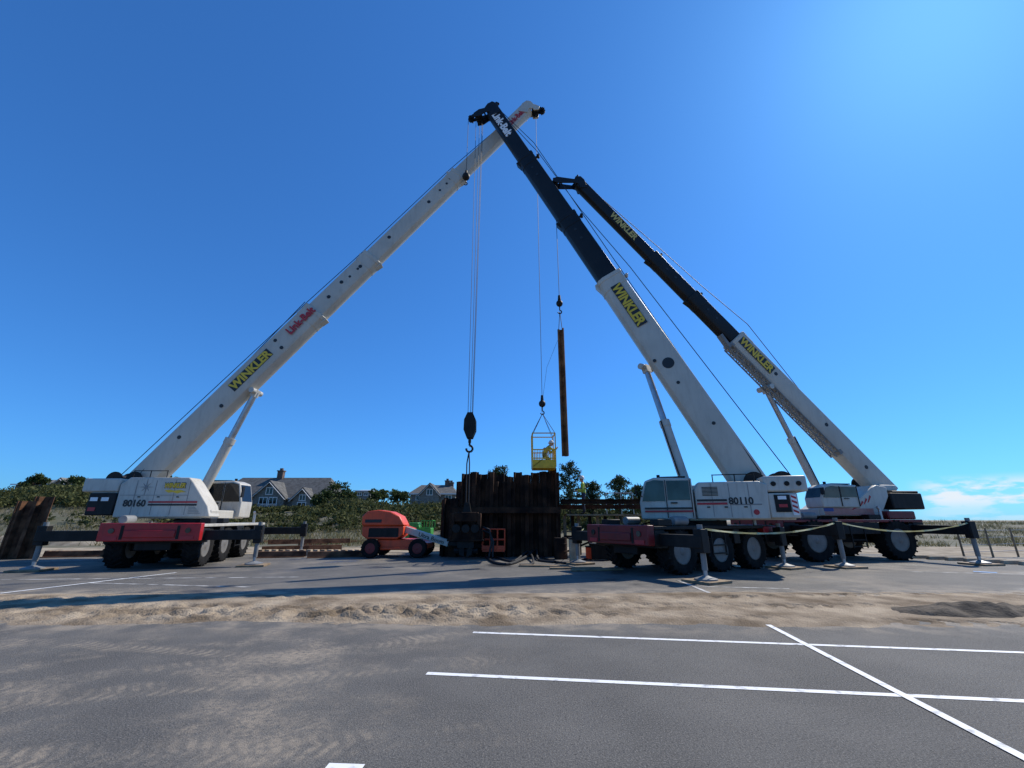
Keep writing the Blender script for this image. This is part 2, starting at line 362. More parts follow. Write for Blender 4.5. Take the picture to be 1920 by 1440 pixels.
# ------------------------------------------------------------------ vegetation
def leaf(vs, fs, c, s, asp=.55):
    a = V((random.gauss(0,1), random.gauss(0,1), random.gauss(0,1))).normalized(); b = a.orthogonal().normalized()
    b = (b*math.cos(random.random()*6.3) + a.cross(b)*math.sin(random.random()*6.3))
    k = len(vs); vs += [c+a*s, c+b*s*asp, c-a*s, c-b*s*asp]; fs.append((k, k+1, k+2, k+3))
def leafmesh(name, vs, fs, m, parent=None):
    off = BASE[parent.name] if parent is not None else V((0,0,0))
    me = bpy.data.meshes.new(name); me.from_pydata([tuple(v-off) for v in vs], [], fs); return link(name, me, m, parent)
def shrubland():
    vs, fs = [], []
    for k in range(1300):
        u = random.choice((random.uniform(-120, 880), random.uniform(-120, 880), random.uniform(840, 1240)))
        y = random.choice((random.uniform(44, 74), random.uniform(36, 54)))
        x = (u-960)/F*y*CP
        if 420 < u < 640 and y > 66: continue
        if y < 43 and u < 300 and random.random() < .8: continue
        if nz.noise((x*.13, y*.13, 5)) < -.42: continue
        z = hill(x, y); r = random.uniform(.5, 1.35)*(.75 if y < 42 else 1.0)
        if 420 < u < 640: r *= .62
        for i in range(int(55 + r*45)):
            d = V((random.gauss(0,1), random.gauss(0,1), random.gauss(0,1))).normalized()
            if d.z < -.3: d.z = -d.z
            q = d * r * (random.random()**.45) * (1+.45*nz.noise(d*2.4+V((k,0,0))))
            leaf(vs, fs, V((x+q.x*1.6, y+q.y, z+r*.2+q.z*.8)), random.uniform(.09, .24), .5)
    return setp(leafmesh('shrubland', vs, fs, M['leafA']), 'dense low green and brown shrubs covering the dune behind the site', 'shrubs', kind='stuff')
shrubland()
def dune_grass():
    vs, fs = [], []
    for k in range(17000):
        if random.random() < .55: u = random.uniform(1560, 2100); y = random.uniform(29, 58)
        else: u = random.uniform(-100, 700); y = random.uniform(29, 44)
        x = (u-960)/F*y*CP
        if nz.noise((x*.25, y*.25, 7)) < -.12: continue
        z = hill(x, y); h = random.uniform(.2, .5); ww = .03; dx, dy = random.gauss(0,.2), random.gauss(0,.2)
        c = V((x, y, z)); q = len(vs); vs += [c-V((ww,0,0)), c+V((ww,0,0)), c+V((dx,dy,h))]; fs.append((q, q+1, q+2))
    return setp(leafmesh('dune_grass', vs, fs, M['grass']), 'dry pale dune grass on the sandy banks', 'grass', kind='stuff')
dune_grass()
def pine(u, vtop, Y, wd, label, seed):
    random.seed(seed); top = P(u, vtop, Y); x = top.x; z0 = hill(x, Y); H = top.z - z0
    t = thing('pine_tree', label, 'tree', (x, Y, z0), 'pine trees behind the steel piles')
    mb = MB(); pts = [V((x+.12*nz.noise((i*.7, seed, 0)), Y, z0-.1+H*.95*i/6)) for i in range(7)]
    for i in range(6): mb.tube(pts[i], pts[i+1], .14*(1-i/7.5), .14*(1-(i+1)/7.5), 7)
    vs, fs = [], []
    nb = 30
    for i in range(nb):
        f = .2 + .78*i/nb; b = V((x, Y, z0+H*f)); a = i*2.4+random.random(); ln = wd*(1.15-f)**.7*random.uniform(.65, 1.2)
        e = b + V((math.cos(a)*ln, math.sin(a)*ln, ln*random.uniform(.05, .45))); mb.tube(b, e, .035, .012, 5)
        for j in range(90):
            s_ = random.random()**.6; c = b.lerp(e, s_) + V((random.gauss(0,.17), random.gauss(0,.17), random.gauss(.04,.12)))
            leaf(vs, fs, c, random.uniform(.1, .24), .24)
    mb.build('trunk', M['bark'], t); leafmesh('crown', vs, fs, M['leafB'], t)
pine(1066, 868, 40, 1.9, 'tall dark pine tree just right of the steel cofferdam', 1)
pine(1108, 905, 44, 1.6, 'thin pine tree behind the worker on the beam', 2)
pine(1160, 893, 40, 2.0, 'bushy pine tree beyond the horizontal beam left of the grey cab', 3)
pine(1196, 912, 46, 1.5, 'small pine tree nearest the glass cab of the middle crane', 4)
pine(936, 876, 38, 1.8, 'pine tree whose top shows above the cofferdam', 5)
def broadleaf(u, vtop, Y, wd, label, seed):
    random.seed(seed); top = P(u, vtop, Y); x = top.x; z0 = hill(x, Y); H = max(1.6, top.z - z0)
    t = thing('broadleaf_tree', label, 'tree', (x, Y, z0), 'broadleaf trees on the dune behind the site')
    mb = MB().tube((x, Y, z0-.1), (x+.1, Y, z0+H*.5), .15, .09, 8); vs, fs = [], []
    for i in range(17):
        a = random.random()*6.28; f = random.uniform(.35, .86); rr = wd*(1.05-abs(f-.55))*random.uniform(.35, .9)
        c = V((x+math.cos(a)*rr, Y+math.sin(a)*rr*.8, z0+H*f)); mb.tube((x, Y, z0+H*.35), c, .05, .015, 5)
        br = random.uniform(.45, .85)*min(1.0, H/3.4)
        for j in range(95):
            d = V((random.gauss(0,1), random.gauss(0,1), random.gauss(0,1))).normalized()*br*random.random()**.4
            leaf(vs, fs, c+V((d.x*1.25, d.y, d.z*.75)), random.uniform(.10, .22), .5)
    mb.build('trunk', M['bark'], t); leafmesh('crown', vs, fs, M['leafC'], t)
for k_, (u, v, Y, wd, l_) in enumerate(((634, 902, 62, 1.8, 'bushy green tree just right of the large grey house'), (604, 918, 58, 1.4, 'smaller green tree in front of the right end of the grey house'),
        (708, 914, 60, 1.7, 'rounded green tree above and left of the orange lift hood'), (748, 916, 64, 1.6, 'green tree left of the distant brown house'),
        (655, 922, 54, 1.3, 'low green tree below the tiny white house'), (72, 886, 58, 2.0, 'broad green tree on the hill at the far left'),
        (152, 889, 60, 1.8, 'green tree just behind the counterweight of the left crane'), (335, 888, 64, 1.8, 'green tree showing behind the foot of the white boom'))):
    broadleaf(u, v, Y, wd, l_, 40+k_)
random.seed(11)

# ------------------------------------------------------------------ houses
def house(label, x0, x1, yf, zb, heave, hridge, depth, gables, chims, wins, wallm, roofm):
    t = thing('house', label, 'house', ((x0+x1)/2, yf, zb))
    MB().box(x0, x1, yf, yf+depth, zb-3, zb+heave).build('wall', wallm, t, smooth=False)
    ym = yf+depth/2; o = .5; za, zr = zb+heave, zb+hridge
    mb = MB(); hip = min(2.0, (x1-x0)*.15)
    mb.add([(x0-o,yf-o,za),(x1+o,yf-o,za),(x1+o,yf+depth+o,za),(x0-o,yf+depth+o,za),(x0+hip,ym,zr),(x1-hip,ym,zr)], [(0,1,5,4),(1,2,5),(2,3,4,5),(3,0,4),(0,3,2,1)])
    rf = mb.build('roof', roofm, t, smooth=False)
    MB().box(x0-o, x1+o, yf-o-.12, yf-o-.003, za-.12, za+.12).build('fascia', M['trim'], rf, smooth=False)
    for gx, gw, gb, gh in gables:
        y_ = yf-1.0
        g = MB(); g.add([(gx-gw/2,y_,zb-3),(gx+gw/2,y_,zb-3),(gx+gw/2,y_,zb+gb),(gx,y_,zb+gh),(gx-gw/2,y_,zb+gb),
                         (gx-gw/2,ym,zb-3),(gx+gw/2,ym,zb-3),(gx+gw/2,ym,zb+gb),(gx,ym,zb+gh),(gx-gw/2,ym,zb+gb)],
                        [(0,1,2,3,4),(5,9,8,7,6),(0,5,6,1),(1,6,7,2),(4,9,5,0),(2,7,8,3),(3,8,9,4)])
        gb_ = g.build('gable', wallm, t, smooth=False)
        r = MB()
        for sg in (-1, 1):
            a = V((gx, 0, zb+gh+.15)); b = V((gx+sg*(gw/2+.45), 0, zb+gb-.3))
            r.add([(a.x,y_-.4,a.z),(b.x,y_-.4,b.z),(b.x,ym,b.z),(a.x,ym,a.z),(a.x,y_-.4,a.z+.18),(b.x,y_-.4,b.z+.18),(b.x,ym,b.z+.18),(a.x,ym,a.z+.18)],
                  [(0,1,2,3),(4,7,6,5),(0,4,5,1),(1,5,6,2),(2,6,7,3)])
        r.build('gable_roof', roofm, gb_, smooth=False)
        tr = MB()
        for sg in (-1, 1):
            tr.beam((gx, y_-.45, zb+gh), (gx+sg*(gw/2+.4), y_-.45, zb+gb-.42), .06, .3, up=(0,1,0))
        tr.build('bargeboard', M['trim'], gb_, smooth=False)
    for cx, cz0, cz1 in chims:
        MB().box(cx-.5, cx+.5, ym-.4, ym+.4, zb+cz0, zb+cz1).box(cx-.6, cx+.6, ym-.5, ym+.5, zb+cz1+.003, zb+cz1+.2).box(cx-.25,cx+.25,ym-.2,ym+.2,zb+cz1+.2,zb+cz1+.6).build('chimney', M['brick'], rf, smooth=False)
    for wx, wz, ww, wh, dy in wins:
        yy = yf+dy
        fr = MB()
        fr.box(wx-ww/2-.12, wx+ww/2+.12, yy-.08, yy-.02, zb+wz-.12, zb+wz).box(wx-ww/2-.12, wx+ww/2+.12, yy-.08, yy-.02, zb+wz+wh, zb+wz+wh+.12)
        fr.box(wx-ww/2-.12, wx-ww/2, yy-.08, yy-.02, zb+wz+.001, zb+wz+wh-.001).box(wx+ww/2, wx+ww/2+.12, yy-.08, yy-.02, zb+wz+.001, zb+wz+wh-.001)
        fr.box(wx-.05, wx+.05, yy-.075, yy-.025, zb+wz+.002, zb+wz+wh-.002)
        f = fr.build('window', M['trim'], t, smooth=False)
        MB().box(wx-ww/2, wx+ww/2, yy-.05, yy-.022, zb+wz+.003, zb+wz+wh-.003).build('pane', M['glass'], f, smooth=False)
    return t
zb = zat(958, 75)
xx = lambda u, Y=75: (u-960)/F*(Y*CP+1.0)
h1 = house('large grey shingled house with steep gables and brick chimney beside the left crane', xx(395), xx(617), 75, zb, 2.0, 5.9, 9,
      [(xx(509), 5.2, 2.2, 4.6), (xx(572), 3.2, 1.9, 3.5)], [(xx(493), 4.7, 7.0)],
      [(xx(509), 2.7, 1.0, 1.0, -1), (xx(500), .3, 1.2, 1.8, -1), (xx(518), .3, 1.2, 1.8, -1), (xx(572), 1.7, .9, .8, -1), (xx(572), .2, 1.3, 1.1, -1), (xx(466), .5, 1.2, 1.1, 0), (xx(448), .5, 1.2, 1.1, 0), (xx(602), .5, 1.2, 1.1, 0)],
      M['shingle'], M['roof'])
mb = MB()
for i in range(14): mb.box(xx(497)+i*.21, xx(497)+i*.21+.06, 73.15, 73.2, zb+.18, zb+1.05)
mb.box(xx(496), xx(531), 73.12, 73.25, zb+1.003, zb+1.1).box(xx(496), xx(531), 73.1, 73.95, zb+0, zb+.2)
mb.build('balcony', M['trim'], h1, smooth=False)
zb2 = zat(938, 95); x9 = lambda u: xx(u, 95)
house('distant brown house with pointed gable and two chimneys left of the cofferdam', x9(768), x9(853), 95, zb2, 1.3, 3.5, 8,
      [(x9(806), 4.0, 1.2, 3.3)], [(x9(832), 2.5, 4.3), (x9(840), 2.5, 3.9)], [(x9(806), 1.1, 1.1, 1.1, -1), (x9(840), .1, 1.2, .9, 0), (x9(785), .1, 1.2, .9, 0)], M['shingle'], M['roof'])
zb3 = zat(917, 90); x8 = lambda u: xx(u, 90)
house('low pale roofed house on the hill at the far left', x8(18), x8(130), 90, zb3, .9, 2.2, 8, [(x8(112), 3.0, .8, 1.9)], [], [(x8(50), .1, 1.4, .7, 0), (x8(80), .1, 1.4, .7, 0)], M['shingle'], M['shingle'])
zb4 = zat(936, 110); x7 = lambda u: xx(u, 110)
house('tiny white flat topped house above the shrubs between two larger houses', x7(664), x7(692), 110, zb4, 2.0, 2.4, 5, [], [], [(x7(672), .9, .9, .7, 0), (x7(684), .9, .9, .7, 0)], M['shingle'], M['trim'])

# ------------------------------------------------------------------ cranes
def wheel_meshes(r, wd):
    rr = r*.56
    t = MB(); t.lathe([(rr, -wd*.40), (r*.80, -wd*.5), (r*.93, -wd*.47), (r*.965, -wd*.3), (r*.965, wd*.3), (r*.93, wd*.47), (r*.80, wd*.5), (rr, wd*.40)], (0,0,0), (0,1,0), 40)
    nl = 22
    for i in range(nl):
        for sg in (-1, 1):
            a0 = 2*math.pi*(i+(.5 if sg > 0 else 0))/nl; a1 = a0+.20
            p0 = V((math.cos(a0), 0, math.sin(a0)))*r*.975 + V((0, sg*wd*.02, 0)); p1 = V((math.cos(a1), 0, math.sin(a1)))*r*.96 + V((0, sg*wd*.49, 0))
            t.beam(p0, p1, .055*r/.7, .075*r/.7, up=p0.normalized())
    k = MB()
    for sg in (-1, 1):
        k.lathe([(rr*1.0, sg*wd*.41), (rr*.93, sg*wd*.43), (rr*.86, sg*wd*.30), (rr*.45, sg*wd*.20), (rr*.42, sg*wd*.36), (rr*.25, sg*wd*.42), (.01, sg*wd*.42)], (0,0,0), (0,1,0), 28)
        for i in range(10):
            a = 2*math.pi*i/10; c = V((math.cos(a)*rr*.65, sg*wd*.25, math.sin(a)*rr*.65)); k.tube(c, c+V((0, sg*.06, 0)), .03, None, 6)
    return t, k
def to_mesh(mb, name, m):
    o = mb.build(name, m); me = o.data; bpy.data.objects.remove(o); return me

def carrier(T, C, fdir, axles, r, track, wd, L, half, deck, og_front, og_rear, rimm, ztop=1.45, engine=None, deckm=None, skirt=None, xf=None):
    """C centre on the ground, fdir front direction; og_*: (x, left span, right span); local x = front, y = left"""
    fd = V((fdir[0], fdir[1], 0)).normalized(); ld = V((-fd.y, fd.x, 0)); xf = xf or L/2
    Mt = Mx(((fd.x, ld.x, 0, C[0]), (fd.y, ld.y, 0, C[1]), (0, 0, 1, 0), (0, 0, 0, 1)))
    ch = MB(Mt).box(-L/2+.1, xf-.1, -.55, .55, r*.85, ztop-.35)
    for ax in axles: ch.box(ax-.2, ax+.2, -track+wd/2, track-wd/2, r*.8, r*1.25).tube((ax, -track+wd/2+.05, r), (ax, track-wd/2-.05, r), .16)
    ch.box(-.9, .9, -.95, .95, ztop-.36, ztop-.02)
    ch.build('chassis', M['black'], T, bevel=.02)
    MB(Mt).box(-L/2, xf, -half, half, ztop-.11, ztop).build('deck', deckm or deck, T, bevel=.02)
    for sg in (-1, 1):
        lo = -L/2
        for ax in sorted(axles) + [None]:
            hi = (ax - r*1.08) if ax is not None else xf
            if hi - lo > .25:
                MB(Mt).box(lo+.004, hi-.004, *sorted((sg*half*.999, sg*(half*.999-.5))), ztop-.58, ztop-.113).build('side_locker', skirt or M['black'], T, bevel=.02)
            if ax is not None: lo = ax + r*1.08
    bmp = MB(Mt).box(xf+.005, xf+.28, -half, half, ztop-.56, ztop+.03).box(xf+.283, xf+.33, -half*.5, half*.5, ztop-.45, ztop-.2).build('bumper', deck, T, bevel=.03)
    for sg in (-1, 1):
        MB(Mt).tube((xf+.28, sg*half*.75, ztop-.22), (xf+.315, sg*half*.75, ztop-.22), .085, None, 14).build('headlight', M['glassgreen'], bmp)
        MB(Mt).box(xf+.283, xf+.3, sg*half*.75-.2, sg*half*.75+.2, ztop-.52, ztop-.40).build('reflector', M['redletter'], bmp)
        MB(Mt).prism([(xf+.281,ztop-.5),(xf+.281,ztop-.05),(xf+.29,ztop-.05),(xf+.29,ztop-.5)], *sorted((sg*half*.52, sg*half*.58))).build('bumper_joint', M['black'], bmp)
    if engine:
        e0, e1, eh = engine
        MB(Mt).box(e0, e1, -half*.9, half*.9, ztop+.004, ztop+eh).build('engine_hood', deck, T, bevel=.05)
    for sg in (-1, 1):
        st = MB(Mt)
        for zz in (.55, .8): st.box(-.35, .35, sg*half-.02, sg*half+.02, zz, zz+.04)
        for q in (-.35, .31): st.box(q, q+.04, sg*half-.018, sg*half+.018, .5, ztop-.2)
        st.build('ladder', M['black'], T)
    tm, km = wheel_meshes(r, wd); tme = to_mesh(tm, 'tyre', M['tyre']); kme = to_mesh(km, 'rim', rimm)
    yaw = math.atan2(fd.y, fd.x); base = BASE[T.name]
    for ax in axles:
        for sg in (-1, 1):
            o = bpy.data.objects.new('wheel', tme); COL.objects.link(o); o.parent = T; o.location = (Mt @ V((ax, sg*track, r))) - base; o.rotation_euler = (0, 0, yaw)
            c = bpy.data.objects.new('rim', kme); COL.objects.link(c); c.parent = o
    for x, spl, spr in (og_front, og_rear):
        MB(Mt).box(x-.28, x+.28, -half*.98, half*.98, ztop-.64, ztop-.16).build('outrigger_box', M['black'], T, bevel=.02)
        for sg, sp in ((1, spl), (-1, spr)):
            zb_ = ztop-.56
            o = MB(Mt).box(x-.17, x+.17, *sorted((sg*half*.5, sg*(sp+.12))), zb_+.0, zb_+.34).box(x-.14, x+.14, *sorted((sg*(sp-.14), sg*(sp+.14))), zb_-.12, zb_+.5).build('outrigger', M['black'], T, bevel=.015)
            MB(Mt).tube((x, sg*sp, .30), (x, sg*sp, zb_+.62), .075, None, 14).build('jack_tube', M['jibgrey'], o)
            MB(Mt).tube((x, sg*sp, .12), (x, sg*sp, .301), .055, None, 12).build('jack_rod', M['steel'], o)
            MB(Mt).lathe([(.30,.065),(.30,.10),(.12,.15),(.08,.17)], (x, sg*sp, 0), (0,0,1), 20).build('float', M['jibgrey'], o)
    pads = [Mt @ V((x, sg*sp, 0)) for x, a, b in (og_front, og_rear) for sg, sp in ((1, a), (-1, b))]
    return Mt, pads
def pad(p, label, m=None, yaw=0.0):
    mb = MB(Mx.Translation(V((p[0], p[1], 0))) @ Mx.Rotation(yaw, 4, 'Z'))
    mb.box(-.44,.44,-.40,.40,.002,.0045)
    for i in range(4): mb.box(-.45, .45, -.45+i*.226, -.45+i*.226+.22, .004, .064)
    setp(mb.build('outrigger_pad', m or M['wood'], loc=(p[0], p[1], 0), bevel=.008), label, 'pad', 'timber pads under outrigger feet')

SEC = [(-.46,.5),(.46,.5),(.5,.46),(.5,-.22),(.40,-.40),(.18,-.5),(-.18,-.5),(-.40,-.40),(-.5,-.22),(-.5,.46)]
class Boom: pass
def boom(T, foot, tip, secs, fwd_sheave=.9, head_mat=None, rooster=None, hk=1.0):
    B = Boom(); B.foot, B.tip = foot, tip; D = (tip-foot).normalized(); B.D = D; Ln = (tip-foot).length; B.L = Ln
    B.H = V((D.x, D.y, 0)).normalized(); N = V((-D.y, D.x, 0)).normalized()
    if N.y > 0: N = -N
    B.N = N; U = N.cross(D); U = U if U.z > 0 else -U; B.U = U
    def at(u):
        lo, hi = 0.0, 1.0; flip = proj(foot)[0] > proj(tip)[0]
        for _ in range(40):
            m_ = (lo+hi)/2; uu = proj(foot.lerp(tip, m_))[0]
            if (uu < u) != flip: lo = m_
            else: hi = m_
        return foot.lerp(tip, lo)
    B.at = at; B.sec = []
    prev = foot - D*.35
    for i, (ue, h, m_) in enumerate(secs):
        e = tip if ue is None else at(ue); w_ = h*.78
        st = prev - (D*.4 if i else D*0)
        poly = [(x*w_, y*h) for x, y in SEC]
        o = MB().extr(poly, st, e, N, U).build('boom_section', m_, T, bevel=.015)
        if ue is not None:
            c = MB(); cp = [(x*w_*1.08, y*h*1.06) for x, y in SEC]
            c.extr(cp, e-D*.22, e-D*.02, N, U); c.extr([(x*w_*1.04, y*h*1.03) for x, y in SEC], e-D*.75, e-D*.21, N, U)
            c.beam(e-D*.3+U*h*.45, e-D*.3+U*(h*.5+.26), .12, .08); c.tube(e-D*.3+U*(h*.5+.22)-N*.12, e-D*.3+U*(h*.5+.22)+N*.12, .07)
            c.beam(e-D*.4-U*h*.48, e-D*.02-U*(h*.5+.06), w_*.45, .1, up=U)
            c.build('collar', m_ , o, bevel=.012)
            for q in (1.1, 1.7):
                pc = e-D*q+N*(w_/2); MB().tube(pc-N*.02, pc+N*.012, .07, None, 12).build('pin_hole', M['blackletter'], o)
        B.sec.append((o, h, w_)); prev = e
    h, w_ = B.sec[-1][1:]; hm = head_mat or secs[-1][2]; H = B.H; Z = V((0,0,1))
    fs_ = fwd_sheave
    cheek = [(-.55*hk,-.45*hk),(-.35*hk,.25*hk),(-.05,.52*hk),(.25*hk,.46*hk),(.45*hk,.18*hk),(fs_-.1,.20*hk),(fs_+.24*hk,.02),(fs_+.2*hk,-.28*hk),(fs_-.15,-.32*hk),(.4*hk,-.14*hk),(.12*hk,-.2*hk),(.0,-.55*hk)]
    mb = MB()
    for sg in (-1, 1):
        c0 = tip + N*sg*w_*.5; mb.extr(cheek, c0-N*.03*sg, c0+N*.03*sg, H, Z)
    mb.extr([(-.4*hk,-.3*hk),(-.2*hk,.3*hk),(.2*hk,.35*hk),(.3*hk,-.05)], tip-N*w_*.46, tip+N*w_*.46, H, Z)
    mb.beam(tip+H*.15*hk+Z*.4*hk-N*.1, tip+H*-.25*hk+Z*.85*hk-N*.1, .08, .3*hk)
    mb.beam(tip+H*.3*hk+Z*.3*hk+N*.1, tip+H*.05+Z*.8*hk+N*.1, .05, .12*hk)
    mb.tube(tip+H*(fs_-.4*hk)-N*w_*.53, tip+H*(fs_-.4*hk)+N*w_*.53, .05)
    hd = mb.build('boom_head', hm, T, bevel=.01)
    for (a, b, rr) in ((fwd_sheave, -.05, .23*hk), (.1, .42*hk, .2*hk)):
        for sg in (-.55, 0, .55):
            c = tip + H*a + Z*b + N*w_*.5*sg; MB().lathe([(rr*.3,-.04),(rr,-.04),(rr*.86,0),(rr,.04),(rr*.3,.04)], c, N, 20).build('sheave', M['black'], hd)
    B.sheave = tip + H*(fwd_sheave+.0) + Z*-.1
    if rooster:
        r_ = MB()
        for sg in (-1, 1): r_.beam(tip+H*.3+N*sg*.2+Z*.15, tip+H*(rooster-.1)+N*sg*.14+Z*.05, .05, .22)
        c = tip+H*rooster; r_.lathe([(.05,-.05),(.2,-.05),(.16,0),(.2,.05),(.05,.05)], c, N, 18)
        for sg in (-1, 1): r_.beam(tip+H*(rooster-.25)+Z*.06+N*.14*sg, tip+H*(rooster+.13)+N*.14*sg, .04, .2)
        r_.tube(c-N*.25, c+N*.25, .05); r_.tube(tip+H*.35-N*.25+Z*.12, tip+H*.35+N*.25+Z*.12, .05)
        r_.build('auxiliary_head', M['black'], hd)
        B.rooster = tip + H*rooster + H*.2
    return B
def bholes(B, i, us, r):
    o, h, w_ = B.sec[i]
    for u, du in us:
        p = B.at(u) + B.N*(w_/2) + B.U*du*h; MB().tube(p-B.N*.02, p+B.N*.014, r, None, 16).build('access_hole', M['blackletter'], o)
def btext(B, i, s, u0, u1, h, mf, mbk=None, R=1, du=0.0, slant=.0, ext=.012, panel=False):
    o, hh, w_ = B.sec[i]; a, b = B.at(u0), B.at(u1); c = (a+b)/2 + B.N*(w_/2+ext) + B.U*du*hh; ln = (a-b).length
    if mbk: text2(s, ln, h, c, B.D*R, B.N, mf, mbk, o, slant, panel)
    else: text(s, ln, h, c, B.D*R, B.N, mf, o, 'lettering', .04, .005, slant)
def lift_cyl(T, a, b, r, split=.5):
    c = a.lerp(b, split); o = MB().tube(a, c, r, None, 18).tube(c-(b-a).normalized()*.25, c+(b-a).normalized()*.02, r*1.12, None, 18).build('lift_cylinder', M['white'], T)
    MB().tube(c, b, r*.68, None, 16).build('cylinder_rod', M['steel'], o)
    d = V((b-a)).normalized(); s_ = d.cross(V((0,0,1))).normalized()
    MB().tube(b-s_*.4, b+s_*.4, .13, None, 14).beam(b-d*.25, b+d*.1, .3, .26).build('cylinder_bracket', M['white'], o)
    k = a.lerp(c, .1)-s_*r*1.25; MB().path([k, a.lerp(c, .5)-s_*r*1.3, c-s_*r*1.25], .025, 6).build('cylinder_hose', M['black'], o)
def rope(T, pts, r=.014, name='hoist_rope'): MB().path(pts, r).build(name, M['rope'], T)
def turret_M(C, H):
    ld = V((-H.y, H.x, 0)); return Mx(((H.x, ld.x, 0, C[0]), (H.y, ld.y, 0, C[1]), (0,0,1,0), (0,0,0,1)))
def cabin(T, Mt, x0, x1, y0, y1, z0, z1, gm, outer):
    L, h = x1-x0, z1-z0
    prof = [(x0,z0),(x0,z1),(x1-.30*L,z1+.04),(x1-.12*L,z1-.08),(x1,z0+h*.42),(x1-.02,z0)]
    cab = MB(Mt).prism(prof, y0, y1).build('cab', M['white'], T, bevel=.05)
    s_ = 1 if outer > (y0+y1)/2 else -1; other = y0 if s_ > 0 else y1
    for yy, sg in ((outer, s_), (other, -s_)):
        y_a, y_b = sorted((yy+sg*.004, yy+sg*.02))
        pr = [(x0+.52*L,z0+h*.44),(x0+.52*L,z1-.08),(x1-.30*L,z1-.05),(x1-.15*L,z1-.13),(x1-.05*L,z0+h*.44)]
        MB(Mt).prism(pr, y_a, y_b).build('side_window', gm, cab)
        MB(Mt).prism([(x0+.06*L,z0+h*.46),(x0+.06*L,z1-.09),(x0+.47*L,z1-.08),(x0+.47*L,z0+h*.46)], y_a, y_b).build('door_window', gm, cab)
        fr = .025
        for xq in (x0+.035*L, x0+.495*L): MB(Mt).box(xq-fr/2, xq+fr/2, *sorted((yy+sg*.003, yy+sg*.03)), z0+.06, z1-.06).build('door_trim', M['black'], cab)
        MB(Mt).box(x0+.3*L, x0+.42*L, *sorted((yy+sg*.02, yy+sg*.06)), z0+h*.38, z0+h*.41).build('door_handle', M['black'], cab)
    a, b = V((x1-.12*L, 0, z1-.08)), V((x1, 0, z0+h*.42)); nn = V((b-a)).cross(V((0,1,0))).normalized(); nn = nn if nn.x > 0 else -nn
    a2, b2 = a.lerp(b, .08)+nn*.008, a.lerp(b, .95)+nn*.008
    MB(Mt).add([(a2.x,y0+.08,a2.z),(b2.x,y0+.08,b2.z),(b2.x,y1-.08,b2.z),(a2.x,y1-.08,a2.z)], [(0,1,2,3)]).build('windscreen', gm, cab, smooth=False)
    MB(Mt).box(x0+.1*L, x1-.4*L, y0+.12, y1-.12, z1+.03, z1+.075).build('roof_hatch', M['black'], cab)
    MB(Mt).tube((x1-.4*L, (y0+y1)/2, z1+.03), (x1-.4*L, (y0+y1)/2, z1+.17), .06, None, 10).build('work_light', M['black'], cab)
    m_ = MB(Mt); yy = outer + s_*.22
    m_.tube((x1-.1, outer, z0+h*.55), (x1+.12, yy, z0+h*.7), .014, None, 6).box(x1+.09, x1+.14, yy-.07, yy+.09, z0+h*.55, z0+h*.85)
    m_.build('mirror', M['black'], cab)
    return cab
def railing(T, Mt, pts, name='guard_rail', r=.018, m=None):
    mb = MB(Mt)
    for a, b in pts: mb.tube(a, b, r, None, 6)
    mb.build(name, m or M['black'], T)
def winch(T, Mt, x, z, yw):
    MB(Mt).lathe([(.12,-yw),(.36,-yw),(.36,-yw+.05),(.24,-yw+.05),(.24,yw-.05),(.36,yw-.05),(.36,yw),(.12,yw)], (x,0,z), (0,1,0), 24).build('winch', M['black'], T)
def machinery(T, Mc, zt, half, xs):
    """small deck gear on the carrier: tool boxes, a tank, an exhaust stack and hoses"""
    for i, (x, sg) in enumerate(xs):
        y0, y1 = sorted((sg*half*.96, sg*(half*.96-.34)))
        if i % 3 == 0: MB(Mc).box(x-.3, x+.3, y0, y1, zt+.003, zt+.2).build('tool_box', M['black'], T, bevel=.02)
        elif i % 3 == 1: MB(Mc).tube((x-.32, (y0+y1)/2, zt+.15), (x+.32, (y0+y1)/2, zt+.15), .145, None, 16).build('air_tank', M['jibgrey'], T, bevel=.02)
        else: MB(Mc).tube((x, (y0+y1)/2, zt+.002), (x, (y0+y1)/2, zt+.42), .06, None, 12).tube((x, (y0+y1)/2, zt+.42), (x+.1, (y0+y1)/2, zt+.52), .055, None, 12).build('exhaust_stack', M['steel'], T)
    for sg in (-1, 1):
        MB(Mc).path([V((1.6, sg*half*.7, zt-.2)), V((1.0, sg*half*.55, zt+.05)), V((.4, sg*half*.5, zt+.16)), V((-.3, sg*half*.45, zt+.05))], .03, 6).build('deck_hose', M['black'], T)

# ---------- left crane
TC1 = V((-13.7, 19.8, 0))
K1 = thing('mobile_crane', 'white crane with white boom leaning right and number 80160 on its house', 'crane', TC1)
f1, t1 = P(283, 893, 20.0), P(988, 208, 20.3)
B1 = boom(K1, f1, t1, [(598, 1.16, M['boomwhite']), (702, 1.02, M['boomwhite']), (862, .9, M['boomwhite']), (None, .78, M['boomwhite'])], .55, rooster=.95, hk=.9)
btext(B1, 0, 'WINKLER', 446, 516, .46, M['yellowletter'], M['blackletter'], du=.05, panel=True)
btext(B1, 0, 'Link-Belt', 551, 597, .44, M['redletter'], du=.06, ext=.075)
btext(B1, 3, 'Link-Belt', 954, 980, .36, M['redletter'])
bholes(B1, 2, [(735, .1), (805, -.05), (848, .1)], .10); bholes(B1, 1, [(622, 0), (648, .1), (680, 0)], .10); bholes(B1, 0, [(420, -.2), (352, .1), (532, .25), (530, -.2)], .09)
M1, pads1 = carrier(K1, (-13.4, 19.4), (.25, -.97), (3.0, 1.1, -1.3), .70, 1.15, .55, 7.6, 1.5, M['red'], (3.45, 3.2, 3.35), (-3.3, 3.5, 3.4), M['rimwhite'], 1.47, deckm=M['white'])
machinery(K1, M1, 1.47, 1.5, ((2.9, 1), (3.0, -1), (-2.6, 1), (1.6, 1)))
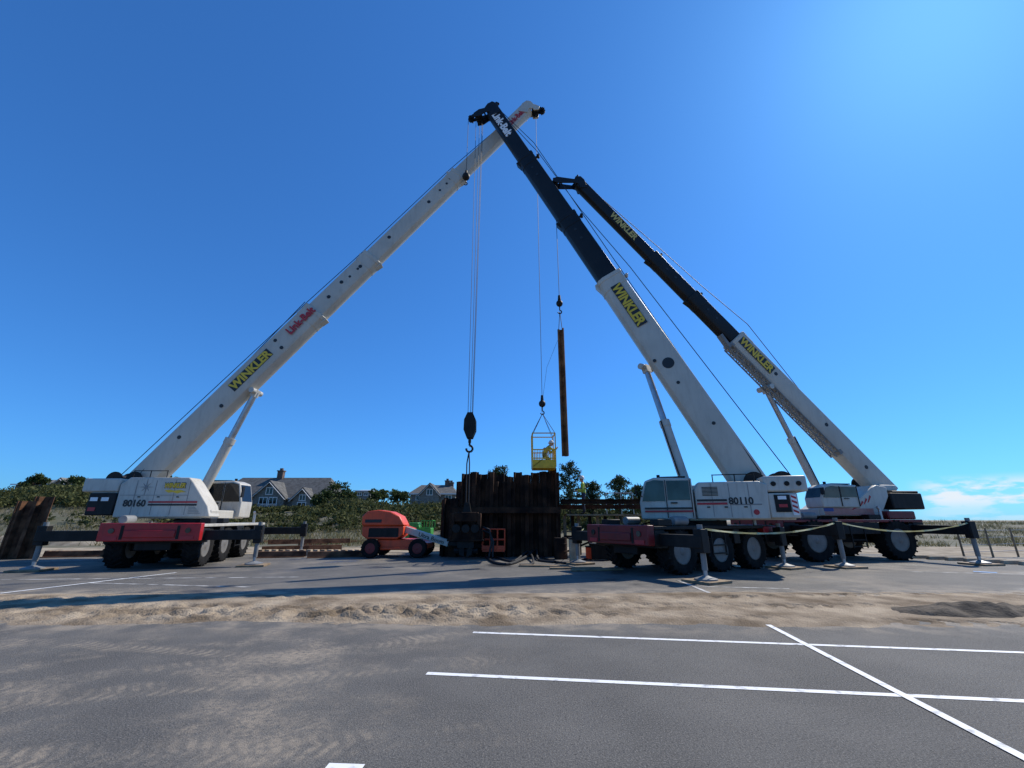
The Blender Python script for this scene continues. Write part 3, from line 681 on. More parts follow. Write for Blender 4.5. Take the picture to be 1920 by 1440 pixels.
for i, p in enumerate(pads1):
    pad(p, ['timber pad under the front right foot of the left crane', 'timber pad under the far left front outrigger foot of the left crane', 'timber pad under the rear right foot of the left crane', 'timber pad under the rear left foot of the left crane'][i], yaw=.25)
T1 = turret_M(TC1, B1.H)
MB(T1).lathe([(.2,1.40),(1.0,1.40),(1.0,1.66),(.2,1.66)], (0,0,0), (0,0,1), 32).build('slew_ring', M['black'], K1)
MB(T1).box(-2.75, 1.1, -1.2, 1.2, 1.662, 2.0).build('turntable', M['white'], K1, bevel=.03)
ho = [(-2.8,1.70),(-2.8,3.05),(-2.45,3.32),(.0,3.32),(.22,3.1),(1.0,2.15),(1.15,1.72)]
hs1 = MB(T1).prism(ho, -1.36, -.62).build('house_panel', M['white'], K1, bevel=.04)
MB(T1).prism([(-2.8,2.0),(-2.8,3.1),(-.4,3.1),(-.3,2.0)], .62, 1.3).build('house_panel', M['white'], K1, bevel=.04)
for q in (-2.1, -1.3, -.5, .1): MB(T1).box(q-.010, q+.010, -1.368, -1.362, 1.8, 3.2).build('panel_seam', M['greyletter'], hs1)
MB(T1).box(-2.7, .1, -1.369, -1.3615, 2.58, 2.6).build('panel_seam', M['greyletter'], hs1)
for q in (-1.9, -1.1, -.3): MB(T1).box(q-.05, q+.05, -1.385, -1.362, 2.5, 2.54).build('panel_latch', M['black'], hs1)
for q in range(6): MB(T1).box(.25, .75-.06*q, -1.372, -1.362, 1.85+q*.06, 1.875+q*.06).build('vent_slat', M['greyletter'], hs1)
MB(T1).box(-4.35, -2.85, -1.36, 1.36, 2.72, 3.28).prism([(-3.0,2.2),(-2.86,2.73),(-4.0,2.73),(-3.9,2.2)], -1.3, 1.3).build('counterweight', M['white'], K1, bevel=.06)
MB(T1).box(-3.95, -2.83, -1.38, 1.2, 1.78, 2.68).build('rear_box', M['black'], K1, bevel=.04)
for a in (-3.85, -3.4): MB(T1).box(a, a+.3, -1.395, -1.383, 2.35, 2.5).build('decal', M['whiteletter'], K1)
MB(T1).box(-3.85, -3.55, -1.395, -1.383, 1.95, 2.1).build('decal', M['redletter'], K1)
winch(K1, T1, -3.1, 3.3, .45); winch(K1, T1, -4.0, 3.3, .4)
cabin(K1, T1, -.45, 1.3, .45, 1.38, 1.7, 3.3, M['glass'], .45)
Rr = B1.H; Nn = V((B1.H.y, -B1.H.x, 0))
hp = lambda x, z, y=-1.372: T1 @ V((x, y, z))
text('80160', .92, .29, hp(-2.02, 2.27), Rr, Nn, M['blackletter'], hs1, 'number', .03)
for dz in (0, .11): MB(T1).box(-1.45, .55, -1.378, -1.362, 2.17+dz, 2.24+dz).build('stripe', M['redletter'] if dz else M['blackletter'], hs1)
text2('WINKLER', .85, .2, hp(-.5, 2.99), Rr, Nn, M['yellowletter'], M['blackletter'], hs1, .25)
MB(T1).prism([(-.9,2.78),(-.68,2.82),(-.5,2.77),(-.25,2.81),(.0,2.72),(-.2,2.71),(-.35,2.66),(-.55,2.72),(-.72,2.69)], -1.374, -1.362).build('emblem', M['yellowletter'], hs1)
st = []
for i in range(16):
    rr = (.34 if i % 4 == 0 else .22 if i % 2 == 0 else .05); st.append((-1.7+rr*math.sin(i*math.pi/8), 2.92+rr*math.cos(i*math.pi/8)))
MB(T1).prism(st, -1.374, -1.362).build('compass_emblem', M['greyletter'], hs1, smooth=False)
lift_cyl(K1, P(378, 925, 20.0), P(480, 735, 20.0), .21, .52)
railing(K1, T1, [((x,-1.3,3.32),(x,-1.3,3.62)) for x in (-2.4,-1.7,-1.0)] + [((-2.4,-1.3,3.6),(-1.0,-1.3,3.6))])
top1 = t1 + V((0,0,.62))
g1 = B1.at(598)+B1.U*.95
rope(K1, [top1, B1.at(862)+B1.U*.78, B1.at(702)+B1.U*.82, g1, T1 @ V((-4.1,0,3.5))], .018); rope(K1, [g1+V((0,-.12,0)), B1.at(520)+B1.U*.8-V((0,.15,0)), T1 @ V((-3.1,-.2,3.55))], .018)
rope(K1, [B1.sheave+V((0,0,-.1)), V((B1.sheave.x, B1.sheave.y, zat(752, B1.sheave.y)))])

# ---------- middle crane
f2, t2 = P(1402, 905, 16.3), P(925, 212, 19.3)
TC2 = V((6.9, 16.6, 0))
K2 = thing('mobile_crane', 'middle crane with black upper boom and number 80110 on its house', 'crane', TC2)
B2 = boom(K2, f2, t2, [(1140, 1.16, M['boomwhite']), (1062, .98, M['darkboom']), (985, .9, M['darkboom']), (None, .80, M['darkboom'])], .9, rooster=1.4)
btext(B2, 0, 'WINKLER', 1154, 1204, .44, M['yellowletter'], M['blackletter'], R=-1, du=.02, ext=.04, panel=True)
btext(B2, 3, 'Link-Belt', 931, 959, .46, M['whiteletter'], R=-1)
bholes(B2, 0, [(1252, .0)], .24); bholes(B2, 0, [(1243, -.35), (1275, -.1), (1330, .1)], .07)
M2, pads2 = carrier(K2, (6.1, 16.2), (-.88, -.475), (1.7, -.1, -1.85), .66, 1.2, .52, 6.6, 1.45, M['redshade'], (2.5, 2.8, 2.9), (-2.9, 1.75, 2.4), M['rimwhite'], 1.42, deckm=M['black'], xf=2.85)
machinery(K2, M2, 1.42, 1.45, ((2.3, 1), (1.5, 1), (-2.4, 1), (2.2, -1), (1.2, -1)))
for i, p in enumerate(pads2):
    pad(p, ['timber pad under the nearest outrigger foot of the middle crane', 'timber pad under the outrigger foot beside the cofferdam', 'timber pad under the rear foot between the middle and right cranes', 'timber pad under the hidden far rear foot of the middle crane'][i], yaw=.5)
MB(M2).box(-3.32, -2.5, 1.2, 1.47, 1.12, 1.38).build('rear_fender', M['red'], K2, bevel=.03)
T2 = turret_M(TC2, B2.H)
MB(T2).lathe([(.2,1.40),(.95,1.40),(.95,1.60),(.2,1.60)], (0,0,0), (0,0,1), 32).build('slew_ring', M['black'], K2)
MB(T2).box(-2.9, 1.9, -1.1, 1.1, 1.602, 1.9).build('turntable', M['white'], K2, bevel=.03)
ho = [(-2.1,1.63),(-2.15,2.75),(-1.9,2.86),(.0,2.86),(.14,2.6),(.14,1.63)]
hs2 = MB(T2).prism(ho, .62, 1.36).build('house_panel', M['white'], K2, bevel=.04)
MB(T2).prism([(-2.6,1.9),(-2.6,2.9),(.4,2.9),(.8,1.9)], -1.3, -.62).build('house_panel', M['white'], K2, bevel=.04)
for q in (-1.55, -.95, -.4): MB(T2).box(q-.010, q+.010, 1.362, 1.368, 1.7, 2.8).build('panel_seam', M['greyletter'], hs2)
for q in (-1.4, -.8, -.25): MB(T2).box(q-.05, q+.05, 1.362, 1.385, 2.0, 2.04).build('panel_latch', M['black'], hs2)
MB(T2).box(-3.35, -2.05, -1.36, 1.30, 2.50, 3.02).build('counterweight', M['white'], K2, bevel=.06)
MB(T2).box(-3.0, -2.12, -1.2, 1.3, 1.66, 2.46).build('rear_box', M['white'], K2, bevel=.04)
for (a, b, c, d, mm) in ((-2.75,-2.3,1.85,2.4,'black'), (-2.95,-2.78,1.75,2.4,'whiteletter')):
    MB(T2).box(a, b, 1.303, 1.33, c, d).build('access_panel', M[mm], K2)
MB(T2).box(-2.65, -2.4, 1.333, 1.34, 2.25, 2.36).build('decal', M['whiteletter'], K2); MB(T2).box(-2.65, -2.4, 1.333, 1.34, 2.0, 2.1).build('decal', M['redletter'], K2)
for i in range(4): MB(T2).add([(-2.94,1.334,1.8+i*.15),(-2.79,1.334,1.87+i*.15),(-2.79,1.334,1.94+i*.15),(-2.94,1.334,1.87+i*.15)], [(0,1,2,3)]).build('hazard_mark', M['redletter'], K2, smooth=False)
for q in (-2.35, -2.75, -3.1): MB(T2).tube((q,1.302,2.76),(q,1.325,2.76),.08,None,14).build('weight_pin', M['black'], K2)
winch(K2, T2, -2.0, 2.9, .45); winch(K2, T2, -2.9, 2.9, .4)
cabin(K2, T2, .2, 2.0, .42, 1.38, 1.62, 3.02, M['glassgreen'], 1.38)
Rr2 = -B2.H; Nn2 = V((-B2.H.y, B2.H.x, 0)); hp2 = lambda x, z, y=1.372: T2 @ V((x, y, z))
text('80110', .76, .24, hp2(-1.28, 2.22), Rr2, Nn2, M['blackletter'], hs2, 'number', .03)
for i, mm in enumerate(('redletter', 'blackletter')): MB(T2).box(-.85, .1, 1.362, 1.378, 2.10+i*.11, 2.17+i*.11).build('stripe', M[mm], hs2)
for i, mm in enumerate(('redletter', 'blackletter')): MB(T2).box(.25, 1.85, 1.383, 1.42, 1.86+i*.1, 1.92+i*.1).build('stripe', M[mm], K2)
for i in range(7): MB(T2).box(-.6, -.1, 1.362, 1.376, 2.4+i*.045, 2.422+i*.045).build('vent_slat', M['black'], hs2)
MB(T2).box(-1.9, -1.0, 1.362, 1.372, 2.08, 2.12).build('stripe', M['greyletter'], hs2)
MB(T2).tube((-1.7,1.362,1.85),(-1.7,1.372,1.85),.09,None,18).build('emblem', M['redletter'], hs2)
lift_cyl(K2, P(1285, 905, 16.6), P(1211, 690, 17.6), .19, .5)
railing(K2, T2, [((x,1.3,2.86),(x,1.3,3.12)) for x in (-1.8,-1.2,-.5)] + [((-1.8,1.3,3.1),(-.5,1.3,3.1))])
c2 = lambda u, o: B2.at(u)+B2.U*o
rope(K2, [t2+V((0,0,.62)), c2(985,.78), c2(1062,.85), c2(1140,1.15), T2 @ V((-3.3,0,3.1))], .018)
rope(K2, [t2+V((.1,0,.6)), c2(975,.9), T2 @ V((-2.3,.2,3.2))], .018)
sh = B2.sheave
for i, (dx, dy) in enumerate(((-.14,0),(.02,.05),(.14,-.05),(.17,.1))):
    rope(K2, [sh+V((dx*1.3,dy,-.1)), V((sh.x+dx*.7, sh.y+dy, zat(782, sh.y)))], .013)
ro2 = B2.rooster
rope(K2, [ro2+V((0,0,-.05)), V((ro2.x, ro2.y, zat(322, ro2.y)))])

# ---------- right crane
f3, t3 = P(1650, 918, 20.6), P(1085, 347, 18.4)
TC3 = V((14.0, 20.4, 0))
K3 = thing('mobile_crane', 'right hand crane with stowed lattice jib and flag striped house', 'crane', TC3)
B3 = boom(K3, f3, t3, [(1372, .98, M['boomwhite']), (1292, .76, M['darkboom']), (1218, .68, M['darkboom']), (None, .58, M['darkboom'])], 1.3, hk=.7)
btext(B3, 0, 'WINKLER', 1378, 1436, .42, M['yellowletter'], M['blackletter'], R=-1, du=.05, ext=.04, panel=True)
btext(B3, 3, 'WINKLER', 1143, 1190, .38, M['goldletter'], None, R=-1)
bholes(B3, 0, [(1442, .1), (1535, .1), (1610, 0)], .09)
M3, pads3 = carrier(K3, (14.05, 20.1), (-.985, -.17), (2.0, -2.0), .80, 1.2, .6, 6.8, 1.45, M['redshade'], (2.95, 3.4, 3.4), (-2.95, 3.4, 3.4), M['rimwhite'], 1.62, engine=(-3.3, -1.9, .35))
machinery(K3, M3, 1.62, 1.45, ((2.9, 1), (2.0, 1), (-1.6, 1), (-1.1, 1)))
for i, p in enumerate(pads3):
    pad(p, ['timber pad under the front foot of the right crane where the tape bends', 'timber pad under the hidden far front foot of the right crane', 'timber pad under the rightmost outrigger foot near the fence', 'timber pad under the hidden far rear foot of the right crane'][i], yaw=.17)
T3 = turret_M(TC3, B3.H)
MB(T3).lathe([(.2,1.58),(.95,1.58),(.95,1.76),(.2,1.76)], (0,0,0), (0,0,1), 32).build('slew_ring', M['black'], K3)
MB(T3).box(-2.6, 1.0, -1.1, 1.1, 1.762, 2.05).build('turntable', M['white'], K3, bevel=.03)
hs3 = MB(T3).prism([(-1.9,1.78),(-2.5,2.6),(-2.5,3.0),(-2.0,3.08),(-1.7,2.95),(-.5,2.2),(-.3,2.1),(.95,2.1),(.95,1.78)], .5, 1.3).build('house_panel', M['white'], K3, bevel=.03)
MB(T3).prism([(-1.9,1.78),(-2.5,2.6),(-2.5,3.0),(-2.0,3.08),(-.3,2.1),(.95,2.1),(.95,1.78)], -1.3, -.5).build('house_panel', M['white'], K3, bevel=.03)
MB(T3).box(-4.2, -2.55, -1.36, 1.36, 2.05, 2.75).box(-4.15,-2.75,-1.3,1.3,2.745,2.85).build('counterweight', M['black'], K3, bevel=.06)
MB(T3).box(-3.4, -2.52, -.7, 1.0, 2.86, 3.12).build('winch_housing', M['white'], K3, bevel=.04)
winch(K3, T3, -2.9, 3.2, .4)
cabin(K3, T3, -.9, .98, .45, 1.38, 2.105, 3.06, M['glassgreen'], 1.38)
for i in range(6):
    z_ = 1.82+i*.045
    MB(T3).box(-1.55, .9, 1.302, 1.312, z_, z_+.024).build('flag_stripe', M['redletter'], hs3)
MB(T3).box(.45, .92, 1.313, 1.318, 1.95, 2.09).build('flag_canton', M['blueletter'], hs3)
for i in range(5):
    a = -.7-i*.22; MB(T3).prism([(a,2.12+i*.12-.02),(a+.18,2.02+i*.08),(a+.24,2.0+i*.08),(a+.06,2.16+i*.12)], 1.302, 1.312).build('flag_stripe', M['redletter'], hs3)
lift_cyl(K3, P(1533, 918, 20.4), B3.at(1448)-B3.U*.62, .17, .5)
c3 = lambda u, o: B3.at(u)+B3.U*o
rope(K3, [t3+V((0,0,.45)), c3(1218,.85), c3(1292,1.05), c3(1372,1.4), T3 @ V((-3.4,0,3.25))], .018)
sh3 = B3.sheave
rope(K3, [sh3+V((0,0,-.1)), V((sh3.x, sh3.y, zat(562, sh3.y)))])
jb = MB(); ja, jz = c3(1375, -.66)+B3.N*.2, c3(1572, -.60)+B3.N*.2
ax = (jz-ja).normalized(); nseg = 16; wj = .30
ch_ = [(B3.N*sx_*wj/2 + B3.U*sy_*wj/2) for sx_, sy_ in ((-1,-1),(1,-1),(1,1),(-1,1))]
for c in ch_: jb.tube(ja+c, jz+c, .035, None, 6)
for i in range(nseg):
    p, q = ja.lerp(jz, i/nseg), ja.lerp(jz, (i+1)/nseg)
    for j in range(4):
        c, d = ch_[j], ch_[(j+1) % 4]
        jb.tube(p+c, q+d, .018, None, 5); jb.tube(p+c, p+d, .016, None, 5)
jb.beam(ja+ax*.05, ja-ax*.7+B3.U*.15, .3, .14).beam(ja+B3.U*.1, ja+B3.U*.4, .3, .2).beam(jz+B3.U*.1, jz+B3.U*.4, .3, .2)
jb.build('lattice_jib', M['jibgrey'], K3)

# ------------------------------------------------------------------ hanging gear
def ball_hook(x, y, vball, label, rb=.2):
    z = zat(vball, y); t = thing('headache_ball', label, 'hook', (x, y, z))
    MB().ball((x,y,z), rb, 18, (1,1,1.05)).lathe([(.03,.18),(.08,.18),(.06,.42),(.02,.45)], (x,y,z), (0,0,1), 12).build('weight_ball', M['black'], t)
    pts = [V((x,y,z-rb)), V((x,y,z-rb-.1))] + [V((x+.09*math.sin(a), y, z-rb-.2-.09*(1-math.cos(a))+.0)) for a in (0,.8,1.6,2.4,3.2,4.0,4.6)]
    MB().path(pts, .028, 7).build('hook', M['black'], t); return z-rb-.38
ball_hook(ro2.x, ro2.y, 331, 'black and rusty ball hook high up under the black boom tip', .22)
zb_l = ball_hook(B1.sheave.x, B1.sheave.y, 757, 'black ball hook carrying the yellow basket slings', .17)
zb_p = ball_hook(sh3.x, sh3.y, 569, 'black ball hook carrying the hanging sheet pile', .16)
x, y = sh.x+.02, sh.y; zt, zl = zat(775, y), zat(822, y)
hb = thing('hook_block', 'large black hook block hanging on four ropes above the hammer', 'hook', (x, y, zl))
pl = [(-.13,0),(-.28,.35),(-.27,.8),(-.12,1.12),(.12,1.12),(.27,.8),(.28,.35),(.13,0)]; kz = (zt-zl)/1.12
m_ = MB(Mx.Translation(V((x,y,zl))))
for yy in (-.22, -.07, .07, .22): m_.prism([(a, b*kz) for a, b in pl], yy-.02, yy+.02)
m_.tube((0,-.25,.55*kz),(0,.25,.55*kz),.06)
m_.build('block_frame', M['black'], hb)
MB(Mx.Translation(V((x,y,zl)))).lathe([(.05,-.2),(.24,-.2),(.24,.2),(.05,.2)], (0,0,.6*kz), (0,1,0), 20).build('block_sheave', M['black'], hb)
m_ = MB(); m_.tube((x,y,zl+.05),(x,y,zl-.2),.07); m_.path([V((x,y,zl-.15))]+[V((x+.15*math.sin(a), y, zl-.33-.15*(1-math.cos(a)))) for a in (0,.7,1.4,2.1,2.8,3.5,4.2,4.8)], .05, 8)
m_.build('hook', M['black'], hb)
zs = zl-.66
hy = sh.y; hx = sh.x+.0; zh = zat(958, hy)
vh = thing('vibratory_hammer', 'dark rusty vibratory pile hammer hanging in front of the cofferdam', 'hammer', (hx, hy, .1))
for sg in (-1, 1): MB().path([V((hx,hy,zs+.05)), V((hx+sg*.06-.02,hy,zs-.5)), V((hx+sg*.06,hy,zh+.35))], .03).build('sling', M['rope'], vh)
MB(Mx.Translation(V((hx,hy,0)))).prism([(-.18,zh-.05),(-.1,zh+.35),(.1,zh+.35),(.18,zh-.05)], -.12, .12).tube((0,-.2,zh+.3),(0,.2,zh+.3),.06).build('lifting_eye', M['black'], vh)
b0 = Mx.Translation(V((hx,hy,0)))
MB(b0).box(-.5,.5,-.35,.35,zh-.45,zh-.06).box(-.62,-.49,-.4,.4,zh-.79,zh-.1).box(.49,.62,-.4,.4,zh-.79,zh-.1).build('suppressor_housing', M['rust'], vh, bevel=.03)
gb = MB(b0).box(-.72,.72,-.4,.4,.82,zh-.78)
for q in (-.6,-.2,.2,.6): gb.box(q-.03,q+.03,-.44,-.395,.85,zh-.8)
gb.box(-.78,.78,-.42,.42,.74,.825)
gb.build('gear_case', M['rust'], vh, bevel=.03)
for q in (-.4, .0, .4): MB(b0).tube((q,-.4,1.25),(q,-.47,1.25),.17,None,18).build('gear_cover', M['black'], vh)
MB(b0).box(-.35,.35,-.28,.28,.47,.737).prism([(-.3,.477),(-.26,.2),(-.06,.12),(-.06,.477)],-.2,.2).prism([(.3,.477),(.26,.2),(.06,.12),(.06,.477)],-.2,.2).tube((-.5,0,.35),(.5,0,.35),.12).build('clamp_jaw', M['black'], vh)
for k_, dy in ((0,0),(.15,.15)): MB().path([V((hx+.72,hy+dy,1.3-k_)),V((hx+1.0,hy-.1+dy,1.2-k_)),V((hx+1.1+k_*.5,hy-.1,.7)),V((hx+1.0+k_,hy-.1,.1))],.045,8).build('hydraulic_line', M['rope'], vh)
def hose(pts, r, label):
    q = []
    for i in range(len(pts)-1):
        p0, p1, p2, p3 = pts[max(i-1,0)], pts[i], pts[i+1], pts[min(i+2,len(pts)-1)]
        for t_ in (0,.2,.4,.6,.8): q.append(.5*((2*p1)+(p2-p0)*t_+(2*p0-5*p1+4*p2-p3)*t_**2+(3*p1-p0-3*p2+p3)*t_**3))
    q.append(pts[-1]); setp(MB().path(q, r, 8).build('hydraulic_hose', M['rope'], loc=tuple(pts[0])), label, 'hose')
gp = lambda u, v, z=.05: V((*G(u, v)[:2], z))
hose([gp(908,1043), gp(925,1056), gp(955,1060), gp(985,1050,.12), gp(1005,1043,.3), gp(1010,1052), gp(1040,1056)], .05, 'thick black hose looping from the hammer toward the middle crane')
hose([gp(915,1040), gp(940,1050), gp(965,1054), gp(990,1045,.25), gp(1000,1058), gp(975,1062)], .045, 'second black hose curled on the asphalt inside the first')
hose([gp(1010,1044), gp(1030,1052), gp(1060,1058), gp(1100,1050)], .04, 'thin black hose running under the middle crane outrigger')

# ------------------------------------------------------------------ sheet piles
def u_profile(wd, dp, tk, flip=1):
    a = [(-wd/2,0),(-wd*.3,0),(-wd*.2,dp*flip),(wd*.2,dp*flip),(wd*.3,0),(wd/2,0)]
    return a + [(p[0], p[1]-tk) for p in a[::-1]]
cof = thing('cofferdam', 'dark rusty steel sheet pile cofferdam in the centre of the site', 'cofferdam', (-.55, 20.9, 0))
X0, X1, YF, YB = -3.25, 2.15, 20.9, 25.6; zt_hi = zat(892, YF)
random.seed(5)
def pile_row(a, b, n_, htfn):
    a, b = V(a), V(b); d = (b-a).normalized(); nr = V((d.y, -d.x, 0)); wd = (b-a).length/n_
    for i in range(n_):
        c = a + d*wd*(i+.5); h = htfn(i, c); fl = 1 if i % 2 else -1
        MB().extr(u_profile(wd*.995, .17, .022, fl), c-V((0,0,.3)), c+V((0,0,h)), d, nr).build('sheet_pile', M['rust'], cof, smooth=False)
pile_row((X0,YF,0), (X1,YF,0), 13, lambda i, c: (zat(936,YF)+random.uniform(-.1,.1) if c.x < -2.45 else zt_hi+random.uniform(-.28,.2)+(.42 if c.x > 1.35 else 0)))
pile_row((X1+.01,YF+.1,0), (X1+.01,YB,0), 11, lambda i, c: zt_hi+random.uniform(-.05,.45))
pile_row((X1,YB,0), (X0,YB,0), 13, lambda i, c: zt_hi+random.uniform(.0,.55))
pile_row((X0,YB,0), (X0,YF+.1,0), 11, lambda i, c: zat(936,YF)+random.uniform(-.1,.2))
MB().box(X0+.4, X1+.1, YF-.42, YF-.20, 1.9, 2.15).box(X0+.4, X1+.1, YF-.40, YF-.22, 2.145, 2.17).build('waler_beam', M['rust'], cof)
hp_ = thing('sheet_pile', 'single long rusty sheet pile hanging upright from a hook', 'sheet pile', (sh3.x, sh3.y, zat(855, sh3.y)))
zt_, zb_ = zat(616, sh3.y), zat(855, sh3.y)
MB().extr(u_profile(.33,.13,.03,-1), V((sh3.x,sh3.y,zb_)), V((sh3.x,sh3.y,zt_)), V((.8,-.6,0)), V((-.6,-.8,0))).build('pile_web', M['rustbright'], hp_, smooth=False)
for sg in (-1, 1): MB().path([V((sh3.x,sh3.y,zb_p+.1)), V((sh3.x+sg*.09,sh3.y,zt_-.15))], .016).build('sling', M['rope'], hp_)
MB().path([V((sh3.x-.15,sh3.y,zt_-.6)), V((sh3.x-.7,sh3.y-.2,zt_-2)), V((sh3.x-1.0,sh3.y-.3,zt_-4.0)), V((sh3.x-.5,sh3.y-.3,zb_+.5))], .006, 4).build('tag_line', M['rope'], hp_)
random.seed(3)
for i, (u, h, l_) in enumerate(((17, 2.4, 'rusty upright sheet pile leaning at the left edge of the view'), (39, 2.6, 'taller rusty upright sheet pile at left, nearest the left crane outrigger'))):
    c = G(u-6, 1049); MB_ = MB().extr(u_profile(.68,.22,.03,-1), c+V((0,.2*i,-.2)), c+V((.12,.2*i,h)), V((1,.25,0)).normalized(), V((.25,-1,0)).normalized())
    MB_.extr([(-.35,-.06),(-.30,-.06),(-.30,.05),(-.35,.05)], c+V((0,.2*i,-.2)), c+V((.12,.2*i,h)), V((1,.25,0)).normalized(), V((.25,-1,0)).normalized())
    setp(MB_.build('sheet_pile', M['rustlight'], loc=tuple(c), smooth=False), l_, 'sheet pile')
def lying(u0, v0, u1, v1, wd, label, z=0.0, m=None, prof=None):
    a, b = G(u0, v0), G(u1, v1); a.z = b.z = z
    d = (b-a).normalized(); s_ = V((-d.y, d.x, 0))
    o = MB().extr(prof or u_profile(wd, .22, .03, 1), a+V((0,0,.035)), b+V((0,0,.035)), s_, V((0,0,1))).build('steel_pile', m or M['rustlight'], loc=tuple(a), smooth=False)
    return setp(o, label, 'steel pile', 'steel piles lying about the yard')
LY = [(84,1045,200,1043,'rusty pile lying behind the left crane, leftmost on the ground'), (200,1046,330,1044,'rusty pile lying behind the left crane wheels'),
      (478,1046,572,1044,'rusty pile on the ground right of the left crane outrigger'), (576,1046,690,1043,'rusty pile on the ground in front of the orange lift wheels'),
      (490,1034,640,1030,'long rusty pile in the second row behind the kerb'), (560,1024,690,1020,'long rusty pile ahead of the shrub bank'),
      (480,1021,600,1016,'rusty pile lying furthest left before the bank'), (600,1016,690,1012,'rusty pile lying close to the orange lift hood')]
for a, b, c, d, l_ in LY: lying(a, b, c, d, .62, l_)
lying(500, 1030, 655, 1026, .5, 'rusty pile stacked on top of another in the second row', .26)
for i in range(16):
    u = 488 + i*13; a = G(u, 1041.5)
    setp(MB(Mx.Translation(a)).box(-.11,.11,-.12,.12,0.0,.26).build('timber_block', M['woodpale'] if i % 3 else M['wood'], loc=tuple(a), bevel=.01), 'short sunlit timber block in the row left of the orange lift', 'block', 'row of timber blocks along the yard edge')
for i in range(12):
    u = 90 + i*12.5; a = G(u, 1043.5)
    if i in (7, 8): continue
    setp(MB(Mx.Translation(a)).box(-.11,.11,-.12,.12,0.0,.26).build('timber_block', M['wood'], loc=tuple(a), bevel=.01), 'short brown timber block in the row left of the left crane', 'block', 'row of timber blocks behind the left crane')
random.seed(21)
def heap(u, v, rx, ry, h, m, label, nr=9, na=26, rough=.2):
    c = G(u, v); vs, fs = [], []
    for j in range(nr+1):
        for i in range(na):
            a = 2*math.pi*i/na; f = j/nr; rr = 1-f
            q = V((math.cos(a)*rx*rr, math.sin(a)*ry*rr, 0)); q.z = h*(1-(1-f)**2)*(1+.25*nz.noise((c+q*1.5))+rough*1.5*nz.noise(c+q*4.5)) - .03
            q += V((nz.noise(c+q*2), nz.noise(c+q*2+V((9,0,0))), 0))*rough*rr; vs.append(c+q)
    fs = [(j*na+i, j*na+(i+1) % na, (j+1)*na+(i+1) % na, (j+1)*na+i) for j in range(nr) for i in range(na)]
    mb = MB(); mb.add(vs, fs); setp(mb.build('sand_heap', m, loc=tuple(c), smooth=True), label, 'heap')
heap(60, 1020, 4.0, 1.6, .75, M['sand'], 'pale sand heap behind the left outrigger beam')
heap(160, 1022, 3.4, 1.5, .6, M['sand'], 'low sand heap behind the front of the left crane')
heap(610, 1006, 4.2, 1.6, .8, M['soil'], 'brown soil heap below the large grey house')
heap(530, 1010, 3.0, 1.4, .6, M['soil'], 'soil heap right of the left crane wheels')
heap(1850, 1148, 2.0, .75, .16, M['darksoil'], 'dark low soil heap on the sand strip at the right edge', 22, 70, .3)

# ------------------------------------------------------------------ personnel basket
bx, by = B1.sheave.x, B1.sheave.y; z0, z1 = zat(880, by), zat(816, by); hw = .53
pb = thing('work_basket', 'yellow steel work basket hanging over the cofferdam', 'basket', (bx, by, z0))
b0 = Mx.Translation(V((bx, by, z0))); H_ = z1-z0
MB(b0).box(-hw, hw, -hw, hw, 0, .06).build('floor', M['yellow'], pb)
m_ = MB(b0)
for sx_ in (-1, 1):
    for sy_ in (-1, 1): m_.beam((sx_*hw, sy_*hw, .06), (sx_*hw, sy_*hw, H_), .05, .05)
for zz in (.45, .85, H_):
    for sg in (-1, 1):
        m_.beam((-hw, sg*hw, zz), (hw, sg*hw, zz), .045, .045); m_.beam((sg*hw, -hw, zz), (sg*hw, hw, zz), .045, .045)
m_.beam((-hw,-hw,.06),(hw,-hw,.85),.03,.03)
m_.build('frame', M['yellow'], pb)
for ax_ in (0, 1):
    for sg in (-1, 1):
        m_ = MB(b0)
        for i in range(15):
            q = -hw+hw*2*i/14
            if ax_ == 0: m_.box(q-.012, q+.012, sg*hw-.01, sg*hw+.01, .06, .84)
            else: m_.box(sg*hw-.01, sg*hw+.01, q-.012, q+.012, .06, .84)
        if ax_ == 0: m_.box(-hw, hw, sg*hw-.015, sg*hw+.015, .06, .38)
        else: m_.box(sg*hw-.015, sg*hw+.015, -hw+.02, hw-.02, .06, .38)
        m_.build('mesh_panel', M['yellow'], pb)
top = V((bx, by, zb_l+.05))
for sx_ in (-1, 1):
    for sy_ in (-1, 1): MB().path([top, V((bx+sx_*hw, by+sy_*hw, z1))], .014).build('sling', M['rope'], pb)

